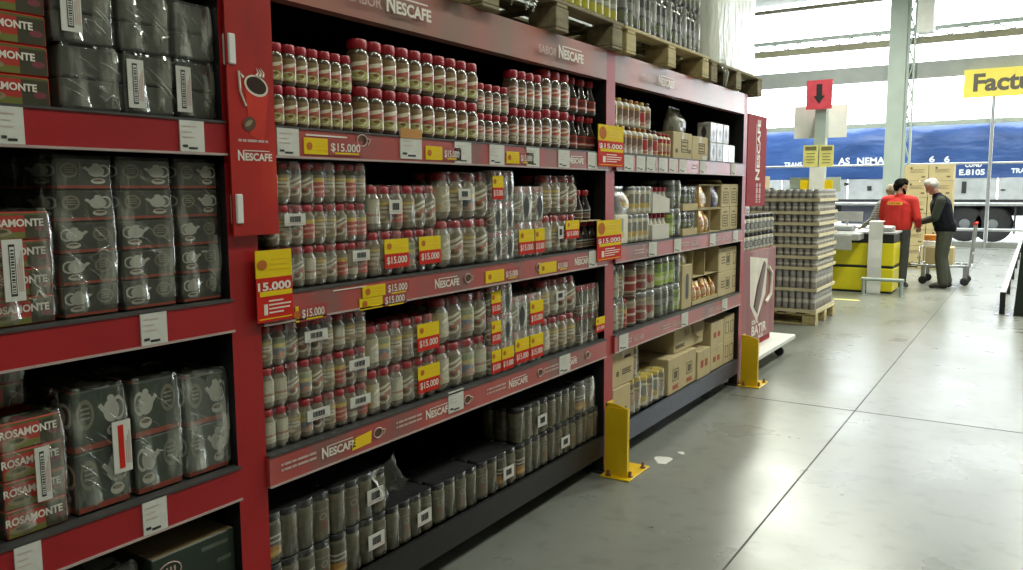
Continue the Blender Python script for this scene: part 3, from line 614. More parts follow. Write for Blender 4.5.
# --- bottom shelf: black-capped jars in fours
sK = ('canister', .0345, .163, 'olivejar', 'lidblack', .3)
ZB = .2165; GB = 'shrink-wrapped packs of black-capped jars on the bottom shelf'
ll = [['speck', None, 'gold', 'speck'], ['gold', None, None, 'speck'], [None, 'speck', None, 'speck'], ['speck', None, 'speck', None]]
base = [(1.625, 1.903, 2, 'nearest the red banner upright'), (1.91, 2.188, 2, 'under the torn plastic flap'), (2.192, 2.458, 1, 'beside the torn plastic flap'), (2.466, 2.768, 1, 'third from the torn flap pack'), (2.776, 3.078, 1, 'with barcode, before the tall double stack'), (3.084, 3.37, 2, 'in the longer double stack'), (3.377, 3.656, 2, 'in the shorter double stack'), (3.668, 3.915, 1, 'against the end upright')]
for k, (a, b_, nl, wh) in enumerate(base):
    for l in range(nl):
        t = pack(f'pack of four black-capped coffee jars {wh}'+(f', {["lower", "upper"][l]} layer' if nl > 1 else ''), a, b_, ZB+.1675*l, sK, ll[(k+l) % 4], 3, 'filmdark', GB, top=M['filmtop'], dip=.014)
        if k in (1, 2, 4, 5, 6) and not (k == 6 and l == 1) and not (k == 5 and l == 0): barcode(t, .06 if k != 6 else -.0, .07 if k != 1 else .08, .085, .055)
        if (k, l) == (1, 1):
            fl = MB(); rr = random.Random(5); gx, gz = 7, 6; V = []
            for i in range(gx):
                for j in range(gz): V.append((.012+.03*math.sin(j*1.1+i)+rr.uniform(-.008, .008), .05+.022*i+rr.uniform(-.007, .007)+.01*j*.3, .06+.034*j+rr.uniform(-.008, .008)-.004*abs(i-3)*j))
            fl.add(V, [(i*gz+j, (i+1)*gz+j, (i+1)*gz+j+1, i*gz+j+1) for i in range(gx-1) for j in range(gz-1)], M['filmheavy'], None, True); fl.build('torn_flap', t)
t = pack('lone wrapped wide canister pack on top of jars by the end upright', 3.666, 3.868, ZB+.166, ('canister', .049, .172, 'olivejar', 'lidblack', .3), ['gold', 'speck'], 2, 'filmheavy', GB, dip=.01, top=M['filmtop'])
# ------------------------------------------------------------------ third bay
def carton(label, y0, y1, z0, z1, d=.3, x=XP, prints=(), group=None, flaps=None, tape=True, inner=False, name='carton', rz=0, cat='carton'):
    w, h = y1-y0, z1-z0
    t = thing(name, label, cat, (x, (y0+y1)/2, z0), rz, group)
    if inner:       # open at the front: floor, sides and back of board
        b = MB().box(-d, 0, -w/2, w/2, 0, .006, M['card']).box(-d, -.0, -w/2, -w/2+.006, 0, h, M['card']).box(-d, 0, w/2-.006, w/2, 0, h, M['card']).box(-d, -d+.006, -w/2, w/2, 0, h, M['cardin']).box(-.006, 0, -w/2, w/2, 0, inner, M['card'])
    else: b = MB().cbox(-d, 0, -w/2, w/2, 0, h, M['card'], .004)
    b.build('board_body', t)
    if tape and not inner:
        MB().box(-d*.98, -.004, -.022, .022, h, h+.001, M['tape']).box(0, .001, -.022, .022, h-.05, h, M['tape']).build('tape', t)
    if prints:
        for kind, cy, cz, pw, ph, m in prints:
            q = MB()
            y, z = cy*w, cz*h; pw *= w; ph *= h
            if kind == 'r': q.box(0, .0012, y-pw/2, y+pw/2, z-ph/2, z+ph/2, M[m])
            elif kind == 'f':
                for a in ((y-pw/2, y+pw/2, z-ph/2, z-ph/2+.006), (y-pw/2, y+pw/2, z+ph/2-.006, z+ph/2), (y-pw/2, y-pw/2+.006, z-ph/2, z+ph/2), (y+pw/2-.006, y+pw/2, z-ph/2, z+ph/2)): q.box(0, .0012, *a, M[m])
            elif kind == 'l':
                for i in range(3): q.box(0, .0012, y-pw/2, y+pw/2*(1-.3*(i % 2)), z+ph*(.4-.4*i)-.004, z+ph*(.4-.4*i)+.004, M[m])
            elif kind == 'c': q.lathe([(ph/2, 0), (ph/2, .0012)], M[m], 12, M=Matrix.Translation((0, y, z))@Matrix.Rotation(PI/2, 4, 'Y'))
            q.build('print', t)
    return t
def pouch(label, y, z, w, h, m, lab=None, d=.06, x=XP, group=None, cat='pouch', name='coffee_pouch'):
    """stand-up bag: full belly, pinched top seam"""
    n = 12; v = []; f = []; zs = [0, .04, .2, .45, .7, .88, .95, 1]; tk = [.85, 1, 1, .9, .6, .2, .05, .05]; ws = [.9, .95, 1, 1, .98, .96, .97, .97]
    rr = random.Random(sum(map(ord, label)))
    for k, zz in enumerate(zs):
        for i in range(n):
            a = 2*PI*i/n; c, s_ = math.cos(a), math.sin(a)
            v.append((-d/2+d/2*tk[k]*abs(c)**.8*(1 if c > 0 else -1)+rr.uniform(-.003, .003), w/2*ws[k]*abs(s_)**.55*(1 if s_ > 0 else -1), h*zz))
    for k in range(len(zs)-1):
        for i in range(n): f.append((k*n+i, k*n+(i+1) % n, (k+1)*n+(i+1) % n, (k+1)*n+i))
    mb = MB().add(v, f, m, None, True).add(v, [tuple(range(n-1, -1, -1))], m).add(v, [tuple((len(zs)-1)*n+i for i in range(n))], m)
    t = thing(name, label, cat, (x, y, z), rr.uniform(-.1, .1), group, mb.mesh(name))
    if lab:
        V = []; 
        for j in range(5):
            for i in range(5): a = -.9+1.8*i/4-.3; V.append((-d/2+d/2*max(.05, (1-.25*max(0, j-2)))*abs(math.cos(a))**.8+.004, w/2*.9*math.sin(a+.3), h*(.2+.13*j)))
        lm = MB(); F = []; U = []
        for j in range(4):
            for i in range(4):
                F.append((j*5+i, j*5+i+1, j*5+i+6, j*5+i+5)); U.append([(i/4, j/4), ((i+1)/4, j/4), ((i+1)/4, (j+1)/4), (i/4, (j+1)/4)])
        lm.add(V, F, L[lab], U, True); lm.build('label', t)
    return t
X3 = -1.957
# top shelf
lids = ['lidyellow', 'lidgold', 'lidbrown', 'lidorange', 'lidorange', 'lidorange', 'lidbrown', 'lidbrown']
lbb = ['milk', 'cola', 'cola', 'cola', 'cola', 'fruit', 'cola', 'fruit']
g = 'white bottles at the start of the third bay'
for i in range(8):
    loose_jar(('slim', .033, .158, 'whitejar', lids[i]), f'white milkshake bottle, {ORD[i]} from the lilac upright, lower row, top shelf', X3-.035, 4.16+.0745*i, Z1, lbb[i], g, 'bottle', 'milkshake_bottle')
for i in range(7):
    loose_jar(('slim', .033, .152, 'whitejar', ['lidyellow', 'lidgold', 'lidbrown', 'lidorange', 'lidorange', 'lidgold', 'lidbrown'][i]), f'white milkshake bottle, {ORD[i]} from the lilac upright, upper row, top shelf', X3-.04, 4.12+.0765*i, Z1+.159, ['milk', 'cola', 'cola', 'cola', 'cola', 'fruit', 'cola'][i], g, 'bottle', 'milkshake_bottle')
for i in range(3): loose_jar(('slim', .029, .148, 'creamjar', 'lidred'), f'yellow and red sachet tube with red top, {ORD[i]} beside the sealed carton', X3-.035, 4.775+.061*i, Z1, 'redyel', 'red-topped tubes beside the carton', 'tube', 'drink_tube')
thing('storage_box', 'dull green-grey box standing deep on the top shelf behind the bottles', 'box', (-2.28, 4.94, Z1), 0, None, MB().cbox(-.2, 0, -.13, .13, 0, .30, mat('dull_green_box', (.10, .11, .07), .5), .004).box(0, .001, -.11, .11, .03, .27, mat('dull_green_print', (.16, .17, .12), .4)).mesh('storage_box'))
pr = [('l', .1, .5, .3, .35, 'cprint'), ('f', .1, .5, .36, .5, 'cprint'), ('l', -.32, .3, .12, .12, 'cprint'), ('l', .38, .3, .12, .12, 'cprint')]
carton('sealed kraft carton with framed print under the green bag', 4.935, 5.265, Z1, 1.915, .3, X3, pr)
carton('narrower sealed kraft carton between the green bag and white bricks', 5.27, 5.575, Z1, 1.905, .3, X3, [('l', .1, .5, .3, .3, 'cprint'), ('f', .1, .5, .38, .45, 'cprint'), ('r', .3, .12, .3, .16, 'paper')])
M['bagclear'] = mat('green_white_bag', (.30, .30, .24), .2, var=.6, scale=18, coat=.6, bump=.6, bscale=25)
pouch('green and clear coffee bag slumped on top of the sealed carton', 5.17, 1.918, .27, .165, M['bagclear'], 'dark', .12, X3-.03)
L['brick'] = shapes_mat('label_white_brick', (.58, .57, .55), [('ell', .5, .5, .22, .26, (.10, .09, .09)), ('rect', .5, .5, .08, .36, (.05, .05, .05)), ('rect', .5, .85, .3, .04, (.3, .3, .28)), ('rect', .5, .1, .4, .03, (.35, .33, .3))], .3, .4)
def brick(label, y0, y1, z0, z1, lab, x, group, d=.10, cat='pack', name='coffee_brick'):
    return thing(name, label, cat, (x, (y0+y1)/2, z0), random.uniform(-.02, .02), group, MB().cbox(-d, 0, -(y1-y0)/2, (y1-y0)/2, 0, z1-z0, L[lab], .006).mesh(name))
for i in range(4): brick(f'white coffee brick with black cup print, {ORD[i]} after the kraft cartons, lower row', 5.63+.137*i, 5.763+.137*i, Z1, 1.878, 'brick', X3, 'white coffee bricks near the end upright')
for i in range(3): brick(f'white coffee brick with black cup print, {ORD[i]} after the kraft cartons, upper row', 5.625+.137*i, 5.758+.137*i, 1.879, 2.02, 'brick', X3, 'white coffee bricks near the end upright')
for i in range(2): loose_jar(('bottle', .033, .2, 'darkjar', 'lidbrown'), f'dark bottle behind the white bricks, {["first", "second"][i]} from the end upright', X3-.17, 6.14-.09*i, Z1+.0, 'bottle', 'dark bottles behind the white bricks', 'bottle', 'dark_bottle')
# second shelf
pouch('crumpled silver coffee bag on the upper layer beside the lilac upright', 4.215, Z2+.168, .19, .155, M['silver'], 'milk', .10, X3)
brick('pale carton pack under the silver bag beside the promo card, second shelf', 4.10, 4.275, Z2, Z2+.166, 'milk', X3, None, .14)
for l in range(2):
    for j in range(2):
        a = 4.29+.155*j+.03*l
        pack(f'wrapped pair of tall cream cans, {["first", "second"][j]} after the silver bag, {["lower", "upper"][l]} layer', a, a+.148, Z2+.162*l, ('canister', .035, .158, 'creamjar', 'metal'), ['milk', 'milk'], 2, 'film', 'wrapped cans on the second shelf', x=X3, cat='pack of cans', name='can_pack')
M['whitecard'] = mat('white_card', (.60, .57, .50), .6, var=.04)
for l in range(2):
    t = thing('bottle_carrier', f'white card carrier of four red-capped bottles, {["lower", "upper"][l]} layer, second shelf', 'bottle carrier', (X3, 4.757, Z2+.162*l), 0, 'white bottle carriers')
    h = .09
    if l == 0: MB().box(-.075, 0, -.135, .135, 0, h, M['whitecard']).build('card_tray', t)
    else:
        c = MB(); V = [(-.075, -.135, 0), (0, -.135, 0), (0, .135, 0), (-.075, .135, 0), (-.075, -.135, .125), (0, -.135, .125), (0, .135, .085), (-.075, .135, .085)]
        c.add(V, [(0, 3, 2, 1), (0, 1, 5, 4), (1, 2, 6, 5), (2, 3, 7, 6), (3, 0, 4, 7)], M['whitecard']); c.build('card_tray', t)
    for i in range(4): put_jar(('bottle', .03, .155, 'whitejar', 'lidred'), t, -.038, -.1+.067*i, .003, None, name='bottle')
for l in range(2):
    pack(f'wrapped pair of dark jars {"with lime label" if l == 0 else "under crinkled film"} between bottle carriers and display trays', 4.905, 5.115, Z2+.182*l, ('canister', .05, .178, 'olivejar', 'metal'), ['lime' if l == 0 else 'dark', 'dark'], 2, 'filmheavy', 'film-wrapped dark jars on the second shelf', x=X3)
for l in range(2):
    t = thing('display_tray', f'clear-fronted kraft tray of dark jars, {["lower", "upper"][l]} one, second shelf', 'display tray', (X3, 5.262, Z2+.165*l), 0, 'clear-fronted kraft trays')
    MB().box(-.2, 0, -.138, .138, 0, .045, M['card']).box(-.2, -.195, -.138, .138, .045, .15, M['cardin']).build('card_tray', t)
    for i in range(3): put_jar(('canister', .037, .105, 'olivejar', 'metal'), t, -.045, -.09+.088*i, .046, 'dark')
    shell(.272, .12, .115, 3, M['film']).build('clear_front', t).location = (0, 0, .042)
for l in range(2):
    t = thing('display_carton', f'open kraft display carton of foil pouches, {["lower", "upper"][l]} one, second shelf', 'display carton', (X3, 5.65, Z2+.17*l), 0, 'open display cartons')
    MB().box(-.25, 0, -.235, .235, 0, .006, M['card']).box(-.25, 0, -.235, -.229, 0, .165, M['card']).box(-.25, 0, .229, .235, 0, .165, M['card']).box(-.25, 0, -.003, .003, 0, .165, M['card']).box(-.25, -.244, -.235, .235, 0, .165, M['cardin']).box(-.25, 0, -.235, .235, .162, .167, M['card']).build('board_body', t)
pouch('gold and brown foil pouch alone in the first bay of the upper display carton', 5.49, Z2+.178, .19, .145, M['goldfoil'], 'brownpack', .06, X3+.004)
pouch('purple foil pouch in the second bay of the upper display carton', 5.765, Z2+.178, .17, .145, M['purple'], 'dark', .06, X3+.0)
pouch('large gold foil pouch in the lower display carton by the side wall', 5.48, Z2+.008, .12, .148, M['goldfoil'], 'redyel', .06, X3+.004)
pouch('large gold foil pouch in the lower display carton by the divider', 5.592, Z2+.008, .10, .145, M['goldfoil'], 'brownpack', .06, X3-.0)
pr = [('f', 0, .42, .62, .5, 'cprint'), ('l', 0, .42, .4, .28, 'cprint'), ('r', 0, .8, .4, .05, 'cprint')]
for l in range(2):
    for j in range(2): carton(f'sealed kraft carton, {["first", "second"][j]} before the end upright, {["lower", "upper"][l]} layer, second shelf', 5.895+.197*j, 6.087+.197*j, Z2+.172*l, Z2+.171+.172*l, .28, X3, pr, 'sealed cartons on the second shelf', tape=False)
fl_ = MB().add([(-.27, -.09, .172), (-.0, -.09, .172), (.01, -.16, .195), (-.25, -.17, .2), (-.27, -.09, .176), (0, -.09, .176), (.01, -.16, .199), (-.25, -.17, .204)], [(0, 1, 2, 3), (7, 6, 5, 4), (0, 4, 5, 1), (1, 5, 6, 2), (2, 6, 7, 3), (3, 7, 4, 0)], M['card'])
fl_.build('lid_flap', [o for o in COL.objects if str(o.get('label', '')).startswith('sealed kraft carton, first before the end upright, upper')][0])
# third shelf
for l in range(2): pack(f'film-wrapped pair of pale slim jars beside the lilac upright, {["lower", "upper"][l]} layer, third shelf', 4.10, 4.25, Z3+.188*l, ('slim', .035, .184, 'palejar', 'metal'), ['table', 'cream'], 2, 'filmheavy', 'wrapped jars on the third shelf of the far bay', x=X3)
loose_jar(('slim', .022, .17, 'palejar', 'lidred'), 'single slim jar squeezed beside the wrapped pale jars, third shelf', X3-.03, 4.278, Z3, 'redband', None)
for l in range(2): loose_jar(('canister', .074, .186, 'palejar', 'lidbrown'), f'large tin with broad dark red band, {["lower", "upper"][l]} of two', X3-.08, 4.39, Z3+.187*l, 'canred', None, 'tin', 'coffee_tin')
for l in range(2): pack(f'film-wrapped pair of tins with red heart print, {["lower", "upper"][l]} layer, third shelf', 4.478, 4.715, Z3+.186*l, ('canister', .057, .182, 'palejar', 'metal'), ['canred', 'heart'], 2, 'film', 'wrapped tins with heart print', x=X3)
for l in range(2):
    for j in range(2):
        a = 4.732+.198*j
        pack(f'milky wrapped pair of lime and dark jars, {["first", "second"][j]} after the heart tins, {["lower", "upper"][l]} layer', a, a+.192, Z3+.188*l, ('canister', .046, .183, 'olivejar', 'metal'), ['lime' if l == 1 else 'dark', 'lime' if (l+j) == 1 else 'dark'], 2, 'filmheavy', 'wrapped lime and dark jars on the third shelf', x=X3)
t = carton('upright kraft carton with a dark handle slot beside the pouches', 5.135, 5.315, Z3, 1.05, .25, X3, (), None, tape=False)
s_ = MB(); P_ = [(.0012, .028*max(-1, min(1, 1.6*math.cos(2*PI*i/16))), .15+.085*max(-1, min(1, 1.1*math.sin(2*PI*i/16)))) for i in range(16)]; s_.add(P_, [tuple(range(16))], M['lidblack']); s_.build('handle_slot', t)
for i in range(2): pouch(f'pale yellow snack pouch lying on the handle carton, {["first", "second"][i]} of two', 5.185+.09*i, 1.052, .085, .085, mat('pale_yellow_foil', (.62, .50, .22), .35, var=.3, scale=20, bump=.4), None, .06, X3-.01-.02*i)
t = carton('open kraft tray holding a row of gold pouches, third shelf', 5.325, 5.86, Z3, Z3+.188, .3, X3, (), None, inner=.035)
for i in range(5): pouch(f'gold and white pouch, {ORD[i]} from the handle carton in the open tray', 5.387+.1*i, Z3+.008, .098, .165-.012*(i % 2), M['goldfoil'], 'redyel', .06, X3-.008, 'gold pouches in the open tray')
t = carton('empty open kraft carton resting on the gold pouch tray', 5.325, 5.86, Z3+.19, 1.135, .3, X3, (), None, inner=.008)
MB().box(-.29, -.01, -.004, .004, 0, .17, M['card']).build('divider', t)
for l in range(2):
    for j in range(1): 
        carton(f'wide sealed kraft carton before the end upright, {["lower", "upper"][l]} of two, third shelf', 5.87, 6.285, Z3+.182*l, Z3+.181+.182*l, .3, X3, [('f', .02, .5, .2, .5, 'cprint'), ('f', .38, .5, .16, .5, 'cprint'), ('l', -.25, .5, .2, .3, 'cprint'), ('r', .02, .5, .12, .3, 'cprint')], 'wide cartons on the third shelf', tape=False)
# bottom shelf
carton('kraft carton with lettered print, lower of the pair beside the yellow guard', 4.075, 4.31, ZB, .432, .3, X3+.01, [('l', .05, .3, .5, .2, 'cprint'), ('c', -.3, .3, .2, .12, 'cprint')], tape=False)
carton('kraft carton with lettered print, upper of the pair beside the yellow guard', 4.075, 4.37, .434, .648, .32, X3+.002, [('l', .16, .36, .42, .14, 'cprint'), ('c', -.25, .35, .2, .16, 'cprint'), ('l', .2, .75, .3, .06, 'cprint')], tape=True)
gk = 'film-wrapped canisters on the bottom shelf'
pack('film-wrapped brown canister pair with yellow lids beside the lettered cartons, lower layer', 4.335, 4.505, ZB, ('canister', .041, .215, 'palejar', 'lidyellow'), ['brownpack', 'brownpack'], 2, 'filmheavy', gk, x=X3)
pack('film-wrapped brown canister beside the upper lettered carton', 4.378, 4.465, .433, ('canister', .041, .205, 'palejar', 'lidgold'), ['brownpack'], 2, 'filmheavy', gk, x=X3)
pack('film-wrapped brown canister pair standing behind and above the yellow lids', 4.46, 4.64, .415, ('canister', .043, .215, 'palejar', 'lidorange'), ['brownpack', 'brownpack'], 1, 'film', gk, x=X3-.11)
pack('film-wrapped row of white canisters with yellow lids, first of the two', 4.53, 4.70, ZB, ('canister', .041, .195, 'palejar', 'lidyellow'), ['milk', 'brownpack'], 3, 'filmheavy', gk, x=X3)
pack('film-wrapped row of white canisters with yellow lids, next to the kraft cartons', 4.71, 4.88, ZB, ('canister', .041, .195, 'palejar', 'lidyellow'), ['milk', 'brownpack'], 3, 'filmheavy', gk, x=X3)
for i, (a, b_, h, ink, xx) in enumerate(((4.905, 5.165, .238, 'cprint', X3+.005), (5.17, 5.43, .236, 'cprint', X3), (5.435, 5.70, .20, 'cred', X3+.01))):
    carton(f'kraft carton on the bottom shelf, {ORD[i]} after the yellow-lidded canisters', a, b_, ZB, ZB+h, .34, xx, [('f', .0, .5, .4, .34, ink), ('r', 0, .5, .22, .2, ink), ('l', 0, .16, .4, .1, 'cred')] if i < 2 else [('r', -.15, .5, .2, .26, ink), ('r', .18, .5, .2, .26, ink)], 'row of kraft cartons on the bottom shelf', tape=i > 0)
t = carton('open kraft carton with torn flaps on top of the carton row', 5.10, 5.66, ZB+.24, .648, .32, X3-.035, (('l', -.3, .2, .3, .1, 'cprint'),), None, tape=False)
fl = MB(); fl.add([(.002, .02, .198), (.002, .27, .198), (.02, .25, .10), (.03, .16, .05), (.015, .06, .09)], [(0, 4, 3, 2, 1)], M['cardin']); fl.add([(.004, -.10, .195), (.004, -.02, .195), (.012, -.03, .11), (.01, -.09, .09)], [(0, 3, 2, 1)], M['cardin'])
fl.add([(-.32, -.28, .193), (0, -.28, .193), (.01, -.24, .192), (-.3, -.24, .192)], [(0, 1, 2, 3)], M['card']); fl.build('torn_flap', t)
for l in range(2):
    carton(f'kraft carton with red print before the end upright, {["lower", "upper"][l]} of the front pair', 5.735, 6.02, ZB+.181*l, ZB+.18+.181*l, .3, X3, [('r', -.2, .45, .2, .22, 'cred'), ('r', .12, .45, .18, .22, 'cred')], 'red-printed cartons', tape=True)
    carton(f'narrow kraft carton against the end upright, {["lower", "upper"][l]} of two', 6.03, 6.275, ZB+.186*l, ZB+.185+.186*l, .3, X3, [('f', -.2, .5, .3, .5, 'cprint'), ('f', .25, .5, .3, .5, 'cprint')], 'narrow cartons against the end upright', tape=False)
# ------------------------------------------------------------------ first bay: tea and yerba
def tea(name, base, logo_left=True):
    c = 1 if logo_left else -1; k = (.36, .36, .31); cx = .5+.24*c
    return shapes_mat(name, base, [('ring', cx+.14*c, .62, .13, .22, k), ('ell', cx, .60, .16, .20, k), ('ell', cx, .82, .07, .06, k), ('rect', cx-.17*c, .66, .10, .04, k, -.9*c), ('ell', cx+.03*c, .25, .14, .10, (.40, .39, .33)), ('ell', cx+.03*c, .28, .10, .04, (.10, .06, .03)),
        ('ring', .5-.27*c, .62, .17, .26, (.14, .13, .09)), ('lines', .5-.27*c, .62, .09, .12, (.19, .18, .13), 0, 9), ('rect', .5, .05, .5, .05, (.24, .045, .025))], .35, .25)
L['tea'] = tea('tea_box_print', (.040, .044, .032)); L['teaflip'] = tea('tea_box_print_turned', (.040, .044, .032), False)
L['teabig'] = tea('tea_carton_print', (.030, .042, .030)); L['teabigflip'] = tea('tea_carton_print_turned', (.030, .042, .030), False)
L['mate'] = shapes_mat('yerba_print', (.42, .03, .018), [('rect', .5, .12, .5, .13, (.15, .16, .03)), ('rect', .82, .5, .19, .5, (.045, .04, .02)), ('rect', .5, .96, .5, .05, (.10, .11, .025)), ('ell', .88, .38, .09, .12, (.20, .04, .06)), ('ell', .22, .26, .2, .17, (.26, .22, .12)), ('ell', .24, .30, .12, .08, (.07, .06, .02))], .4, .2)
L['greybox'] = shapes_mat('grey_green_box', (.060, .064, .050), [('rect', .5, .02, .5, .03, (.02, .02, .02)), ('ell', .75, .55, .12, .2, (.075, .078, .062))], .35, .3)
def boxed(label, y0, y1, z0, n, h, labs, d, x, group, txt=None, film='filmtea', part='tea_box', name='tea_pack', cat='tea pack', lift=.0):
    w = y1-y0; t = thing(name, label, cat, (x, (y0+y1)/2, z0), random.uniform(-.01, .01), group)
    for i in range(n):
        b = MB().cbox(-d, 0, -w/2+.006, w/2-.006, .001, h-.001, L[labs[i % len(labs)]], .003)
        o = b.build(part, t, (0, 0, h*i))
        if txt: 
            tm = MB().text(txt, (.0015, -w*.48, h*.48), h*.36, M['textwhite'], bold=True, fit=w*.86); tm.build('lettering', o)
    if film:
        s = shell(w-.001, d+.008, h*n+.003, 2, M[film], .004, None, .97, .007); rr = random.Random(int(y0*1000))
        # film creases, their highlights added as pale strands, drawn together at one point
        hh = h*n; cz = hh*rr.uniform(.15, .45); cy = rr.uniform(-.05, .3)*w; dr = rr.uniform(.5, 1.0)
        for k in range(11):
            y0 = rr.uniform(-.46, .2)*w; z0_ = rr.uniform(.25, .95)*hh; ln = rr.uniform(.12, .4)*w
            y1 = min(.47*w, y0+ln); z1_ = max(.04*hh, z0_-ln*dr); s.tube([(.0085, y0, z0_), (.0105, (y0+y1)/2, (z0_+z1_)/2+.003), (.0085, y1, z1_)], [.0003, .0015, .0003], M['filmheavy'], 5)
        for k in range(4):
            a = rr.uniform(-2.2, .8)-.4; s.tube([(.010, cy, cz), (.008, cy+math.cos(a)*w*.1, cz+math.sin(a)*w*.12), (.006, cy+math.cos(a)*w*.2, cz+math.sin(a)*w*.24)], [.0026, .0016, .0004], M['filmheavy'], 5)
        s.build('shrink_film', t)
    return t
XT = -1.955
GT = 'wrapped tea packs in the first bay'
for i in range(5): 
    t = thing('yerba_box', f'red and green yerba box, {ORD[i]} from the rail up, top shelf pile', 'yerba box', (XT, .968, Z1+.069*i), random.uniform(-.02, .02), 'yerba boxes piled on the top shelf', MB().cbox(-.2, 0, -.085, .085, 0, .068, L['mate'], .003).mesh('yerba_box'))
    MB().text('ROSAMONTE', (.0015, -.08, .034), .023, M['textwhite'], bold=True, fit=.135).build('lettering', t)
for i, (a, b_) in enumerate(((1.075, 1.232), (1.236, 1.384), (1.388, 1.510))):
    t = boxed(f'dull grey-green box pack in crinkled film, {ORD[i]} from the yerba pile, lower layer, top shelf', a, b_, Z1, 2, .076, ['greybox'], .26, XT, GT)
    if i: barcode(t, -.045, .077, .045, .12, .013, vertical=True)
    t = boxed(f'dull grey-green box pack in crinkled film, {ORD[i]} from the yerba pile, upper layer, top shelf', a-.01+.005*i, b_-.01+.005*i, Z1+.156, 2, .074, ['greybox'], .26, XT, GT, film='filmheavy' if i == 2 else 'filmtea')
    if i == 0: barcode(t, -.035, .085, .05, .12, .013, vertical=True)
for i, (a, b_) in enumerate(((1.045, 1.196), (1.203, 1.362), (1.372, 1.508))):
    boxed(f'tall pack of five teapot-printed tea boxes, {ORD[i]} from the yerba pack, middle shelf', a, b_, Z2, 5, .0775, ['teaflip', 'teaflip', 'teaflip', 'tea', 'tea'], .26, XT, GT)
t = boxed('film-wrapped pack of four red and green yerba boxes, middle shelf', .875, 1.033, Z2, 4, .0655, ['mate'], .22, XT+.005, None, 'ROSAMONTE', part='yerba_box', name='yerba_pack', cat='yerba pack')
barcode(t, -.02, .13, .045, .14, .015, vertical=True)
t = boxed('film-wrapped pack of four red and green yerba boxes with barcode, lower shelf', .878, 1.030, Z3, 4, .069, ['mate'], .22, XT+.005, None, 'ROSAMONTE', part='yerba_box', name='yerba_pack', cat='yerba pack')
barcode(t, .012, .14, .034, .13, .015, vertical=True)
boxed('red and brown yerba pack standing on end behind, above the barcode yerba pack', .86, 1.0, Z3+.285, 2, .06, ['mate'], .16, XT-.10, None, None, part='yerba_box', name='yerba_pack', cat='yerba pack')
for i, (a, b_, h, lb_) in enumerate(((1.045, 1.197, .155, ['teabig', 'teabig']), (1.207, 1.352, .152, ['teabigflip', 'teabigflip']), (1.360, 1.508, .143, ['teabig', 'teabig']))):
    t = boxed(['dark green teapot-printed pack with red barcode label, lower shelf', 'dark green teapot-printed pack between two others, lower shelf', 'dark green teapot-printed pack in milky twisted film by the red upright'][i], a, b_, Z3, 2, h, lb_, .26, XT, GT, film='filmheavy' if i == 2 else 'filmtea')
    if i == 0: barcode(t, .048, .15, .05, .135, .013, vertical=True, ink='stred')
t = thing('tea_carton', 'large dark green tea carton on the bottom shelf by the red upright', 'carton', (XT, 1.373, ZB), 0, None)
MB().cbox(-.3, 0, -.135, .135, 0, .345, mat('dark_green_carton', (.022, .036, .024), .4), .003, M['cardin']).build('board_body', t)
q = MB()
for a, b_, c, d_ in ((-.12, -.045, .27, .32),):
    q.tube([(.001, (a+b_)/2+.036*math.cos(2*PI*i/16), .295+.026*math.sin(2*PI*i/16)) for i in range(16)], .002, M['textdim'], 4, True)
for i in range(4): q.box(0, .001, -.105+.012*i, -.100+.012*i, .283, .307, M['textdim'])
for a, w_, z in ((.02, .09, .31), (.07, .05, .26), (-.06, .16, .2), (-.06, .1, .15)): q.box(0, .001, a, a+w_, z, z+.012, mat('dim_print', (.09, .11, .08), .5))
q.build('print', t)
boxed('film-wrapped teapot-printed pack half hidden under the lowest rail', 1.03, 1.215, ZB, 2, .178, ['teabig'], .26, XT-.02, GT)
# ------------------------------------------------------------------ signs on the rack
t = thing('cup_banner', 'tall red banner with a steaming red coffee cup on the first red upright', 'banner', (-1.905, 1.515, 1.425))
bw = .163
mbn, nt, p, o = new_mat('banner_print')
nt.links.new(ramp(nt, noise_fac(nt, 5, 4, 'Object', (0, 1, .5)), [(.3, (.30, .008, .006)), (.55, (.46, .014, .008)), (.75, (.58, .05, .014))]), p.inputs['Base Color']); p.inputs['Roughness'].default_value = .35
MB().box(-.006, 0, 0, bw, 0, .92, mbn).build('panel', t)
q = MB(); cyy, czz = at(256, 86, -1.905); cyy -= 1.515; czz -= 1.425; bny, bnz = at(249, 124, -1.905); bny -= 1.515; bnz -= 1.425; wy, wz = at(239, 160, -1.905); wy -= 1.515; wz -= 1.425
M['cupred'] = mat('cup_red', (.58, .035, .02), .3); M['cupwhite'] = mat('cup_rim_white', (.72, .66, .55), .4); M['coffeedark'] = mat('coffee_surface', (.03, .012, .006), .3)
def ell(mb, cy, cz, ry, rz, m, x, ang=0):
    mb.add([(x, cy+ry*math.cos(a)*math.cos(ang)-rz*math.sin(a)*math.sin(ang), cz+ry*math.cos(a)*math.sin(ang)+rz*math.sin(a)*math.cos(ang)) for a in [2*PI*i/20 for i in range(20)]], [tuple(range(20))], m)
q.add([(.001, cyy-.041, czz-.005), (.001, cyy-.028, czz-.14), (.001, cyy+.022, czz-.155), (.001, cyy+.042, czz-.02)], [(0, 1, 2, 3)], M['cupred'])
ell(q, cyy, czz, .043, .029, M['cupwhite'], .0016, -.25); ell(q, cyy, czz+.001, .036, .023, M['coffeedark'], .0022, -.25)
q.tube([(.0015, cyy-.045, czz+.02), (.0015, cyy-.06, czz+.035), (.0015, cyy-.058, czz-.02), (.0015, cyy-.04, czz-.06)], .004, M['cupwhite'], 5)
for k in range(3): q.tube([(.0015, cyy+.0+.012*k, czz+.026), (.0015, cyy+.008+.010*k, czz+.038), (.0015, cyy+.002+.008*k, czz+.05)], [.005, .003, .0006], M['cupwhite'], 4)
ell(q, bny, bnz, .024, .020, M['lidbrown'], .0014, .4); ell(q, bny-.002, bnz+.002, .016, .007, M['oldwood'], .002, .6)
q.build('cup_print', t)
